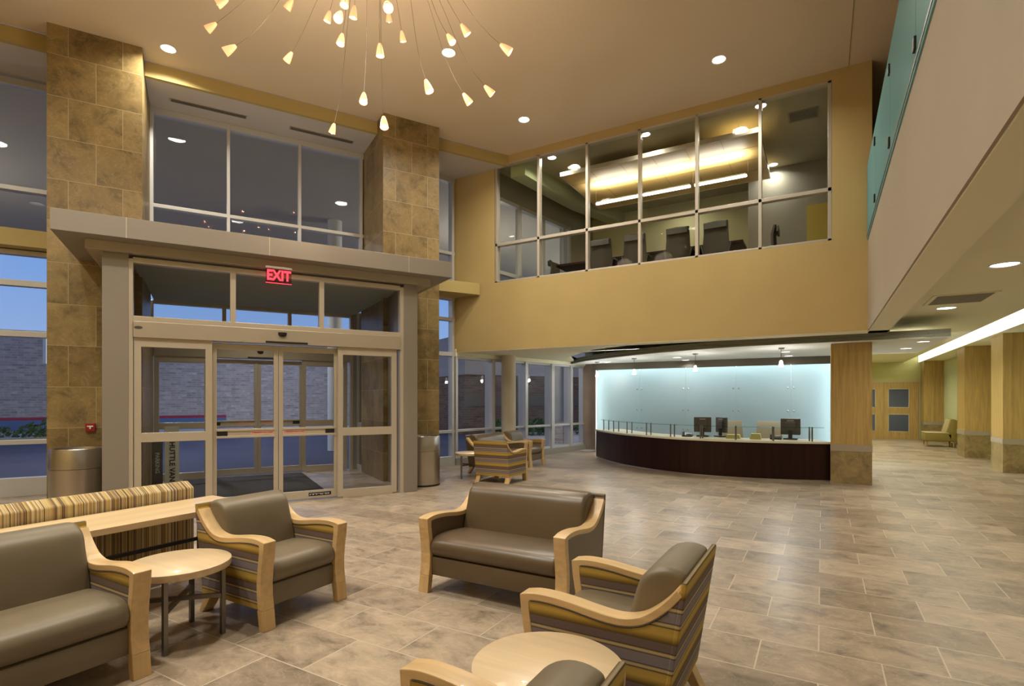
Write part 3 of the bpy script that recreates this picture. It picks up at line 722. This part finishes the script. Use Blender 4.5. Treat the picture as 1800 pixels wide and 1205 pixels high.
def keyboard(x, y, label):
    t = thing('desk_phone', label, 'telephone', (x, y, .72), .1, 'telephones on the reception desk')
    M().ext([(-.09, 0), (.09, 0), (.09, .07), (-.09, .03)], 'yz', -.1, .1).build('phone_base', MT['black'], t, bevel=.005)
    M().tube([(-.075, -.07, .075), (-.075, .0, .085), (-.075, .08, .085)], .018, 8).build('handset', MT['dark'], t)
    M().box(-.02, .08, -.05, .03, .05, .056).build('keypad', MT['greywall'], t)
keyboard(-2.42, 11.45, 'black desk phone left of the middle monitor on the reception desk')
keyboard(-.78, 11.5, 'black desk phone left of the right monitor on the reception desk')
def folders(x, y, w, h, n, label):
    t = thing('folder_stack', label, 'folders', (x, y, .72), .05, 'folder stacks on the reception desk')
    for k in range(n):
        M().box(-w/2+k*.006, w/2-k*.004, -.11, .11, k*h/n, (k+.8)*h/n).build('folder', MT['paper'], t)
folders(-1.52, 11.35, .26, .08, 4, 'yellow folder stack right of the middle monitor')
folders(-1.12, 11.38, .2, .11, 5, 'taller yellow folder stack left of the right monitor')
oc = make_task('beige task chair behind the reception desk, right of the middle monitor', MT['officechair'], MT['dark'], 'chair', 'task_chair', 'task chairs behind the reception desk', 1.02, .52)
oc.location = (-1.72, 12.35, 0); oc.rotation_euler = (0, 0, PI+.15)
dup(oc, (-1.0, 12.4, 0), PI-.25, 'beige task chair behind the reception desk, left of the right monitor')

def pend(x, y, label, drop):
    t = thing('pendant_lamp', label, 'lamp', (x, y, 2.478), 0, 'pendant lamps over the reception desk')
    M().lathe([(.001, -.03), (.055, -.025), (.06, 0)], (0, 0, 0), 20).build('ceiling_cup', MT['steel'], t, smooth=True)
    M().tube([(0, 0, -.02), (0, 0, -drop)], .005, 6).build('cord', MT['wire'], t)
    M().lathe([(.018, -drop), (.028, -drop-.02), (.045, -drop-.11), (.047, -drop-.12), (.02, -drop-.118)], (0, 0, 0), 20).build('lamp_shade', MT['pshade'], t, smooth=True)
    M().lathe([(.001, -drop-.03), (.022, -drop-.05), (.025, -drop-.09), (.001, -drop-.115)], (0, 0, 0), 12).build('bulb', MT['bulb'], t, smooth=True)
pend(-5.2, 13.55, 'leftmost pendant lamp over the left end of the reception desk', .27)
pend(-3.94, 12.73, 'second pendant lamp from the left over the reception desk', .27)
pend(-2.39, 12.1, 'third pendant lamp from the left over the reception desk', .26)
pend(-.69, 11.58, 'rightmost pendant lamp over the reception desk, nearest the wood column', .24)

# ------------------------------------------------------------------ downlights
def downlight(x, y, z, label, r=.10, grp='recessed downlights', mat='lamp'):
    t = thing('downlight', label, 'lamp', (x, y, z), 0, grp)
    M().lathe([(r, -.001), (r*1.18, -.008), (r*1.2, 0)], (0, 0, 0), 28, cap=False).build('trim_ring', MT['white'], t, smooth=True)
    M().lathe([(.001, -.003), (r, -.003), (r, -.001)], (0, 0, 0), 28).build('lens', MT[mat], t)
HI = 'downlights in the high lobby ceiling'
downlight(-8.39, 4.35, ZC, 'bright recessed downlight beside the left stone pier top', .09, HI)
downlight(-1.37, 8.70, ZC, 'bright recessed downlight above the right half of the conference window', .09, HI)
downlight(-4.80, 8.76, ZC, 'bright recessed downlight above the left end of the conference window', .09, HI)
downlight(-4.85, 6.50, ZC, 'bright recessed downlight among the pendants at their right side', .09, HI)
CO = 'downlights in the corridor ceiling'
downlight(1.59, 7.17, ZR, 'recessed downlight in the corridor ceiling nearest the picture edge', .11, CO, 'lampw')
downlight(1.60, 10.17, ZR, 'recessed downlight in the corridor ceiling just beyond the air grille', .11, CO, 'lampw')
RC = 'downlights in the reception cloud'
for x, y, lb in ((1.5, 11.5, 'recessed downlight in the right tip of the cloud, nearer one'), (1.41, 12.9, 'recessed downlight in the right tip of the cloud, farther one'),
                 (-3.0, 13.06, 'recessed downlight in the cloud near the third pendant, nearer one'), (-3.0, 14.0, 'recessed downlight in the cloud near the third pendant, farther one'),
                 (-.67, 12.61, 'recessed downlight in the cloud beyond the rightmost pendant, nearer one'), (-.67, 13.81, 'recessed downlight in the cloud beyond the rightmost pendant, farther one'),
                 (-5.0, 13.75, 'recessed downlight in the cloud beside the leftmost pendant')):
    downlight(x, y, 2.48, lb, .085, RC, 'lampw')
CFG = 'downlights in the conference room ceiling'
for x, y, lb in ((-4.96, 10.28, 'conference room downlight at the left, nearest the glass'), (-4.71, 10.9, 'conference room downlight at the left tip of the maple panel'),
                 (-2.96, 10.28, 'conference room downlight above the middle of the window'), (-1.34, 10.98, 'conference room downlight at the right above the maple panel'),
                 (-.93, 10.28, 'conference room downlight at the top of the rightmost mullion'), (-.93, 13.0, 'conference room downlight beyond the right end of the maple panel')):
    downlight(x, y, 6.6, lb, .085, CFG, 'lampw')

# ------------------------------------------------------------------ pendant chandelier
HUB = Vector((-4.34, 4.42, ZC))
ch = thing('chandelier', 'cluster chandelier of small glowing amber glass pendants on thin cables', 'chandelier', HUB)
M().lathe([(.001, -.05), (.28, -.045), (.30, 0)], (0, 0, 0), 32).build('ceiling_plate', MT['steel'], ch, smooth=True)
PP = [(-5.65,3.48,5.8),(-6.1,3.63,5.78),(-5.62,3.55,5.32),(-5.54,4.25,6.22),(-5.68,4.35,5.69),(-4.36,4.03,5.69),(-5.05,4.41,6.0),(-3.96,3.59,5.12),(-4.78,4.55,6.04),(-3.49,3.74,5.14),(-4.87,5.24,6.44),(-4.45,4.06,5.33),(-4.55,5.14,6.02),(-4.42,4.61,5.51),(-3.74,5.34,5.95),(-3.46,4.67,5.36),(-3.15,5.32,5.52),(-3.88,4.81,5.04),(-3.68,5.3,5.08),(-3.47,5.46,5.2),(-4.01,3.95,4.53),(-5.13,4.55,4.76),(-3.98,4.21,4.39)]
rr = random.Random(11)
for p in PP:
    q = Vector(p) - HUB
    h = Vector((q.x, q.y, 0)); ln = h.length; hd = h.normalized() if ln > 1e-3 else Vector((1, 0, 0))
    start = hd*.15 + Vector((0, 0, -.04))
    out = min(1, ln/1.6)
    ax = (Vector((0, 0, 1))*(1.0-.55*out) - hd*.75*out).normalized()     # from shade mouth to its tip
    tip = q + ax*.075
    # cable: bows outward and drops to the shade tip
    c1 = start + hd*ln*(.55) + Vector((0, 0, q.z*.15)); c2 = tip + ax*max(.3, .35*q.length)
    path = [start*(1-t)**3 + c1*3*t*(1-t)**2 + c2*3*t*t*(1-t) + tip*t**3 for t in [i/12 for i in range(13)]]
    M().tube(path, .0019, 5).build('cable', MT['wire'], ch)
    rot = Vector((0, 0, 1)).rotation_difference(ax).to_matrix().to_4x4()
    g = rr.uniform(.9, 1.12)
    sh = M().lathe([(.008*g, .075*g), (.016*g, .07*g), (.028*g, .035*g), (.04*g, -.02*g), (.045*g, -.055*g), (.042*g, -.055*g), (.036*g, -.02*g)], q, 14, cap=False, mat=rot).build('pendant_shade', MT['amber'], ch, smooth=True)
    M().lathe([(.001, .02), (.018, .0), (.02, -.03), (.012, -.05), (.001, -.056)], q, 10, mat=rot).build('bulb', MT['bulb'], sh, smooth=True)

# ------------------------------------------------------------------ seating
def cushion(m, prof, x0, x1, r=.03, crown=0):
    """prof: closed (y,z) outline; rounded ends along x"""
    cy = sum(p[0] for p in prof)/len(prof); cz = sum(p[1] for p in prof)/len(prof)
    secs = []
    def sec(x, ins):
        o = []
        for y, z in prof:
            dy, dz = y-cy, z-cz; l = math.hypot(dy, dz)
            k = max(.2, 1-ins/l); o.append((x, cy+dy*k, cz+dz*k))
        return o
    n = 4
    for k in range(n+1):
        a = PI/2*k/n; secs.append(sec(x0+r*(1-math.sin(a)), r*(1-math.cos(a-PI/2+PI/2)) if False else r*(1-math.sin(a))*.8))
    secs = [sec(x0 + r*(1-math.cos(PI/2*k/n)), r*(1-math.sin(PI/2*k/n))) for k in range(n+1)]
    secs += [sec(x0+(x1-x0)*t, 0) for t in (.25, .5, .75)]
    secs += [sec(x1 - r*(1-math.cos(PI/2*k/n)), r*(1-math.sin(PI/2*k/n))) for k in range(n, -1, -1)]
    m.loft(secs); return m
def smooth2(P, closed=False, n=4): return catmull(P, n)
ARM = [(-.004, .571)] + smooth2([(.004, .575), (.07, .587), (.15, .588), (.25, .580), (.34, .567), (.43, .556), (.505, .557), (.575, .577), (.635, .618), (.685, .665), (.728, .717)], n=3)
def make_armchair(name, label, cat, W, side, leather, grp):
    t = thing(name, label, cat, (0, 0, 0), 0, grp)        # faces -y, origin at the floor under its front centre
    aw_ = .09; hw = W/2
    under = offset_path(ARM, -.034)
    for s in (-1, 1):
        xa, xb = (s*hw - (aw_ if s > 0 else 0), s*hw + (aw_ if s < 0 else 0))
        # sweeping wooden arm running down into the front post
        outer = [(.012, .13), (.026, .22), (.028, .30), (.018, .40), (.002, .50)] + ARM
        inner = [(.058, .13), (.070, .22), (.072, .30), (.062, .40), (.048, .50), (.046, .545)] + [p for p in under if p[0] > .05]
        arm = M().ext(outer + inner[::-1], 'yz', xa, xb).build('arm', MT['maple'], t, bevel=.004)
        # upholstered side below the arm
        pp = [(.05, .135), (.044, .52), (.044, .548)] + [(p[0], p[1]+.004) for p in under if .055 < p[0] < .70] + [(.748, .73), (.665, .135)]
        M().ext(pp, 'yz', xa+.003, xb-.003).build('side_panel', side, t, bevel=.004)
        # a thin welt under the wooden arm
        for xx in (xa+.003, xb-.003):
            M().tube([(xx, p[0], p[1]-.003) for p in under if .05 < p[0] < .70], .004, 6).build('welt', leather if side is leather else MT['confchair'], t)
        # legs
        fl_ = [(.012, .13), (.066, .13), (.055, .065), (.046, 0), (-.004, 0), (.004, .065)]
        lg = M().ext(fl_, 'yz', xa, xb).build('leg', MT['maplez'], t, bevel=.004)
        bl = [(.58, .135), (.655, .135), (.69, .06), (.725, 0), (.68, 0), (.63, .06)]
        M().ext(bl, 'yz', xa+.004, xb-.004).build('leg', MT['maplez'], t, bevel=.004)
    ix = hw - aw_ + .004
    # seat: front rail, cushion
    M().box(-ix, ix, .045, .60, .13, .275).build('seat_rail', leather, t, bevel=.012, smooth=True)
    seat = smooth2([(.05, .285), (.022, .33), (.03, .385), (.08, .425), (.20, .436), (.36, .428), (.52, .41), (.60, .40), (.60, .285), (.3, .28), (.08, .278)], n=3)
    cushion(M(), seat, -ix, ix, .03).build('seat_cushion', leather, t, smooth=60)
    # backrest cushion leaning back, rounded at the top
    bk = smooth2([(.47, .40), (.485, .48), (.508, .58), (.53, .66), (.555, .718), (.60, .756), (.66, .773), (.72, .766), (.748, .74), (.732, .66), (.70, .53), (.65, .40), (.55, .37)], n=3)
    cushion(M(), bk, -ix, ix, .035).build('back_cushion', leather, t, smooth=60)
    # outside back
    M().ext([(.655, .13), (.678, .13), (.772, .738), (.770, .752), (.748, .748)], 'yz', -hw+.001, hw-.001).build('back_panel', side, t, bevel=.006)
    return t
ac = make_armchair('armchair', 'taupe armchair with banded sides in front of the sliding doors', 'armchair', .70, MT['stripe'], MT['leather'], 'maple armchairs with banded upholstery')
ac.location = (-3.10, 2.535, 0); ac.rotation_euler = (0, 0, PI/2)
dup(ac, (-1.245, 2.585, 0), -PI/2, 'taupe banded armchair turned left, behind the small round table at the front')
dup(ac, (-1.255, 1.145, 0), -PI/2, 'taupe banded armchair cut off by the bottom picture edge')
dup(ac, (-5.07, 8.76, 0), PI, 'far armchair showing its banded back, beside the small far table')
dup(ac, (-5.49, 10.68, 0), PI/2, 'far armchair by the round cream column')
lv = make_armchair('loveseat', 'brown leather loveseat with maple arms in the middle of the lobby', 'sofa', 1.25, MT['leather_d'], MT['leather_d'], 'brown leather loveseats')
lv.location = (-2.10, 3.265, 0)
dup(lv, (-5.47, 9.54, 0), PI/2, 'far brown leather loveseat behind the banded armchair near the windows')
sf = make_armchair('sofa', 'taupe sofa with banded arms at the left picture edge', 'sofa', 1.45, MT['stripe'], MT['leather'], None)
sf.location = (-3.165, .83, 0); sf.rotation_euler = (0, 0, PI/2)

def round_table(x, y, rz, label, h=.48, r=.293):
    t = thing('side_table', label, 'table', (x, y, 0), rz, 'small round maple tables')
    M().lathe([(.001, h-.045), (r-.004, h-.045), (r, h-.04), (r, h-.004), (r-.005, h), (.001, h)], (0, 0, 0), 64).build('tabletop', MT['mapletop'], t, smooth=True)
    q = .175
    for sx in (-1, 1):
        for sy in (-1, 1): M().box(sx*q-.013, sx*q+.013, sy*q-.013, sy*q+.013, 0, h-.045).build('leg', MT['legsteel'], t, bevel=.002)
    c = M()
    for a in (PI/4, -PI/4):
        m_ = M().box(-q*1.41, q*1.41, -.012, .012, .235, .26) 
        bmesh.ops.rotate(m_.bm, verts=m_.bm.verts, cent=(0, 0, 0), matrix=Matrix.Rotation(a, 3, 'Z'))
        m_.build('cross_bar', MT['legsteel'], t)
    return t
rt = round_table(-3.50, 1.88, 0, 'round maple side table between the taupe sofa and the left armchair')
dup(rt, (-.915, 1.86, 0), 0, 'round maple side table between the two right armchairs at the front')
dup(rt, (-5.80, 8.47, 0), math.radians(37), 'small far side table left of the far banded armchair')

cs = thing('console_table', 'long maple console table behind the taupe sofa and left armchair', 'table', (-4.315, 1.2, 0))
M().box(-.285, .285, -1.6, 1.55, .615, .66).build('tabletop', wood_mat('maple_console', (.68, .50, .29), 1, .12, 14, .32, .2), cs, bevel=.003)
for y in (-1.45, -.02, 1.42):
    for x in (-.25, .25): M().box(x-.016, x+.016, y-.016, y+.016, 0, .615).build('leg', MT['legsteel'], cs)
M().box(.24, .262, -1.45, 1.42, .44, .465).build('cross_bar', MT['black'], cs)

ps = thing('striped_sofa', 'pinstriped cream and gold sofa backing onto the console table', 'sofa', (-4.72, 1.0, 0))
M().ext([(.095, .14), (.095, .748), (.0, .797), (-.09, .785), (-.13, .72), (-.10, .38), (-.10, .14)], 'xz', -1.6, 1.61).build('backrest', MT['pinstripe'], ps, bevel=.012, smooth=50)
M().box(-.75, -.10, -1.6, 1.61, .14, .42).build('seat', MT['pinstripe'], ps, bevel=.03, smooth=50)
for y in (-1.5, 1.5):
    for x in (-.68, .05): M().box(x-.025, x+.025, y-.025, y+.025, 0, .14).build('leg', MT['maplez'], ps)

def trash(u, label):
    t = thing('trash_can', label, 'trash can', aw(u, 8.92), R60, 'brushed steel trash cans')
    M().cyl((0, 0, 0), .30, .60, 48).build('body', MT['steel'], t, smooth=True)
    M().lathe([(.302, .605), (.302, .845), (.294, .86), (.26, .855), (.25, .80), (.001, .80)], (0, 0, 0), 48, cap=False).build('lid_band', MT['steel'], t, smooth=40)
    M().cyl((0, 0, 0), .303, .03, 48).build('base_ring', MT['black'], t, smooth=True)
trash(-1.395, 'round brushed steel trash can left of the sliding doors')
trash(3.345, 'round brushed steel trash can right of the sliding doors')

gc = thing('slipper_chair', 'armless green striped slipper chair against the corridor wall', 'chair', (3.17, 21.5, 0))
M().box(-.38, .30, -.38, .38, .17, .42).build('seat', MT['green'], gc, bevel=.03, smooth=50)
M().box(-.385, .22, -.385, .385, .415, .45).build('seat_cushion', MT['greentop'], gc, bevel=.015, smooth=50)
M().ext([(.16, .44), (.27, .86), (.34, .87), (.42, .82), (.42, .17), (.28, .17)], 'xz', -.38, .38).build('backrest', MT['green'], gc, bevel=.02, smooth=50)
M().ext([(.13, .45), (.235, .85), (.275, .86), (.18, .45)], 'xz', -.36, .36).build('back_cushion', MT['greentop'], gc, bevel=.012, smooth=50)
for x in (-.32, .34):
    for y in (-.33, .33): M().lathe([(.014, 0), (.026, .17)], (x, y, 0), 10).build('leg', MT['veneer'], gc, smooth=True)

# ------------------------------------------------------------------ outside
gd = M().ext([aw(-60, 11.0), aw(-1.9, 11.04), aw(-1.2, 11.76), aw(3.1, 11.76), aw(3.93, 11.04), (K[0]-.02, K[1]), (WE[0]-.1, WE[1]), (-6.4, 15.2), (-6.4, 60), (-60, 60), (-60, 0)], 'xy', -.10, -.004).build('ground', MT['asphalt']); struct(gd)
walk = M().box(9.4, 27, 12.2, 20.1, -.004, .012).build('pavement', MT['concrete'], rz=R60); struct(walk)
walk = M().box(-30, 8.8, 24.5, 28.4, 0, .14).build('pavement', MT['concrete'], rz=R60); struct(walk)
kb = M().box(-30, 8.8, 24.3, 24.5, -.004, .13).build('street_kerb', MT['yellow'], rz=R60); tag(kb, 'yellow painted kerb across the driveway outside the doors', 'kerb')
gbr = thing('brick_building', 'grey brick building across the driveway outside', 'building', aw(0, 28.6), R60)
M().box(-32, 22, 0, 6, 0, 4.1).build('brick_wall', MT['brick'], gbr)
M().box(-32, 22, -.06, 6, 4.1, 4.25).build('coping', MT['concrete'], gbr)
M().box(-32, 1, -.03, 0, .62, .74).build('red_stripe', MT['redband'], gbr)
M().box(-32, 1, -.03, 0, .22, .62).build('blue_stripe', pm('blue_base_paint', (.10, .20, .36), .7), gbr)
wn = M().box(-5.55, -4.6, -.05, 0, 2.9, 3.95).build('wall_window', emit('lit_window', (.75, .88, 1), .8), gbr)
M().box(-5.6, -4.55, -.09, -.05, 2.85, 2.93).box(-5.6, -5.5, -.09, -.05, 2.85, 4.0).box(-5.1, -5.06, -.09, -.05, 2.85, 4.0).build('window_frame', MT['white'], wn)
# porte-cochere roof, its round column
pcr = thing('porte_cochere', 'porte-cochere roof over the driveway outside the entrance', 'canopy', aw(0, 12, 0), R60)
M().box(-22, 12.5, -.6, 9.6, 6.65, 7.1).build('roof', pm('porte_cochere_soffit', (.50, .45, .38), .8), pcr)
for x in (3.35, -9): M().cyl((x, 4.1, 0), .2, 6.65, 28).build('column', MT['white'], pcr, smooth=True)
def shrub(x, y, r, h, label):
    bm_ = M(); R_ = random.Random(int(x*100))
    for k in range(260):
        a = R_.uniform(0, 2*PI); rr_ = r*math.sqrt(R_.random()); z = h*(.15+.85*R_.random())*(1-.5*(rr_/r)**2)
        c = Vector((rr_*math.cos(a), rr_*math.sin(a), z)); n = Vector((R_.gauss(0, 1), R_.gauss(0, 1), R_.gauss(0, 1))).normalized()
        u_ = n.orthogonal().normalized()*.11; v_ = n.cross(u_)*.5
        vs = [bm_.bm.verts.new(c+d_) for d_ in (u_, v_, -u_, -v_)]; bm_._f(vs)
    t = thing('shrub', label, 'shrub', (x, y, 0), 0, 'shrubs outside')
    bm_.build('foliage', MT['foliage'], t, recalc=False)
    M().tube([(0, 0, 0), (.02, 0, h*.5)], .03, 6).build('stem', MT['veneer'], t)
for i, (u, d, lb) in enumerate(((-6.8, 25.6, 'green shrub outside the left window, left one'), (-4.9, 25.4, 'green shrub outside the left window, right one beside the pier'))):
    p = aw(u, d); shrub(p[0], p[1], .9, .75, lb)
# neighbouring wing seen through the lower windows
nw = thing('building_wing', 'brown banded brick wing outside the lower windows', 'building', aw(15, 20.2), R60)
M().box(-5.6, 12, 0, 5, 0, 2.5).build('brick_wall', MT['brick2'], nw)
M().box(-5.6, 12, -.04, 5, 2.5, 4.2).build('upper_wall', pm('pale_stucco', (.34, .31, .30), .8), nw)
M().box(-5.6, 12, -.03, 0, 1.18, 1.65).build('dark_band', pm('dark_stone_band', (.13, .10, .08), .7), nw)
for x, y, lb in ((-11.2, 18.6, 'dark green shrub outside the lower windows, left one'), (-10.15, 19.7, 'dark green shrub outside the lower windows, middle one'), (-8.4, 21.0, 'dark green shrub outside the lower windows, right one')):
    shrub(x, y, .6, .75, lb)
oc_ = thing('porch_column', 'round grey porch column on a square base outside the lower windows', 'column', (-7.63, 16.4, 0))
M().cyl((0, 0, .75), .19, 4.5, 28).build('shaft', MT['concrete'], oc_, smooth=True)
M().box(-.23, .23, -.23, .23, 0, .75).build('plinth', MT['brick'], oc_)

# ------------------------------------------------------------------ lights
def area(name, loc, power, size=.25, col=(1, .86, .66), rot=(0, 0, 0), spread=150, sy=None):
    l = bpy.data.lights.new(name, 'AREA'); l.energy = power; l.color = col; l.shape = 'DISK' if sy is None else 'RECTANGLE'; l.size = size
    if sy: l.size_y = sy
    l.spread = math.radians(spread)
    o = bpy.data.objects.new(name, l); C.objects.link(o); o.location = loc; o.rotation_euler = rot; return o
WARM = (1, .955, .82)
for x, y, p in ((-8.39, 4.35, 70), (-1.37, 8.70, 62), (-4.80, 8.76, 62), (-4.85, 6.5, 65), (-8.2, .6, 85), (-4.8, .4, 115), (-3.4, 3.0, 75), (-2.8, .4, 70), (-4.8, -1.6, 50), (-9.5, -1.0, 60)):
    area('lobby_downlight', (x, y, ZC-.02), p, .3, WARM)
for y, p in ((1.0, 4), (4.2, 6), (7.17, 10), (10.17, 13)): area('corridor_downlight', (1.6, y, ZR-.02), p, .2, (1, .95, .76))
for y in (13.5, 16.5, 19.5, 22.5): area('corridor_downlight', (1.7, y, ZR-.02), 40, .2, (1, .97, .76))
for x, y, z in ((-5.2, 13.55, 2.13), (-3.94, 12.73, 2.13), (-2.39, 12.1, 2.13), (-.69, 11.58, 2.15)):
    l = bpy.data.lights.new('pendant_glow', 'POINT'); l.energy = 16; l.color = (1, .98, .92); l.shadow_soft_size = .06
    o = bpy.data.objects.new('pendant_glow', l); C.objects.link(o); o.location = (x, y, z-.08)
for x, y in ((-3.0, 13.06), (-.67, 12.61), (-.67, 13.81), (-5.0, 13.75), (-3.0, 14.0), (1.45, 12.2)): area('reception_downlight', (x, y, 2.465), 9, .16, (1, .97, .9))
for x, y in ((-4.96, 10.28), (-2.96, 10.28), (-1.34, 10.98), (-.93, 13.0), (-.93, 10.35), (-3.0, 13.6)): area('conference_downlight', (x, y, 6.57), 12, .16, (1, .95, .8))
for k in range(3): area('pendant_uplight', (-2.92-1.1+k*1.1, 11.45, 6.08), 18, 1.0, (1, .97, .92), (PI, 0, 0), 150, .08)
# the glowing pendants as a soft source at the chandelier
for p in ((-5.2, 4.0, 5.5), (-3.8, 4.9, 5.3), (-4.4, 4.3, 4.6)):
    l = bpy.data.lights.new('chandelier_glow', 'POINT'); l.energy = 40; l.color = (1, .8, .58); l.shadow_soft_size = .25
    o = bpy.data.objects.new('chandelier_glow', l); C.objects.link(o); o.location = p
area('room_beyond_doors', (2.0, 26.5, 2.85), 25, .5, (.9, .95, 1))
p = aw(1.0, 10.2, 3.27); area('vestibule_fill', p, 22, .2, (1, .9, .7))  # added light without a fixture, brightens the vestibule
p = aw(-.8, 16.5, 6.6); area('exterior_fill', p, 260, .3, (.8, .85, 1))  # added unseen light, brightens the driveway and brick wall
for q_ in ((7.5, 15), (13, 16), (-6, 16)):  # added floating fill lights for the outside soffit, no fixtures there
    l = bpy.data.lights.new('soffit_fill', 'POINT'); l.energy = 170; l.color = (1, .94, .84); l.shadow_soft_size = .3
    o = bpy.data.objects.new('soffit_fill', l); C.objects.link(o); o.location = aw(*q_, 4.4)
p = aw(3, 24, 6.6); area('exterior_fill', p, 200, .3, (.8, .85, 1))  # another added exterior light, hanging free beyond the roof edge

# dusk sky
w = bpy.data.worlds.new('dusk'); sc.world = w; w.use_nodes = True; nt = w.node_tree
bg = nt.nodes['Background']
tc = nt.nodes.new('ShaderNodeTexCoord'); sp = nt.nodes.new('ShaderNodeSeparateXYZ'); nt.links.new(tc.outputs['Generated'], sp.inputs[0])
c = ramp(nt, sp.outputs[2], [(0, (.38, .52, .80)), (.18, (.22, .40, .80)), (.6, (.10, .22, .60))])
nt.links.new(c, bg.inputs['Color']); bg.inputs['Strength'].default_value = 1.0

# ------------------------------------------------------------------ camera and view
cam = bpy.data.cameras.new('camera'); cam.sensor_width = 36; cam.lens = 945/1800*36; cam.shift_y = 97.8/1800; cam.clip_end = 300
co = bpy.data.objects.new('camera', cam); C.objects.link(co); co.location = (0, 0, 1.5); co.rotation_euler = (PI/2, 0, PI/6)
sc.camera = co
sc.view_settings.view_transform = 'Standard'; sc.view_settings.look = 'None'; sc.view_settings.gamma = 1; sc.view_settings.use_curve_mapping = False
sc.view_settings.exposure = 0.0
sc.cycles.use_denoising = True
sc.cycles.max_bounces = 10; sc.cycles.transparent_max_bounces = 24; sc.cycles.sample_clamp_indirect = 6
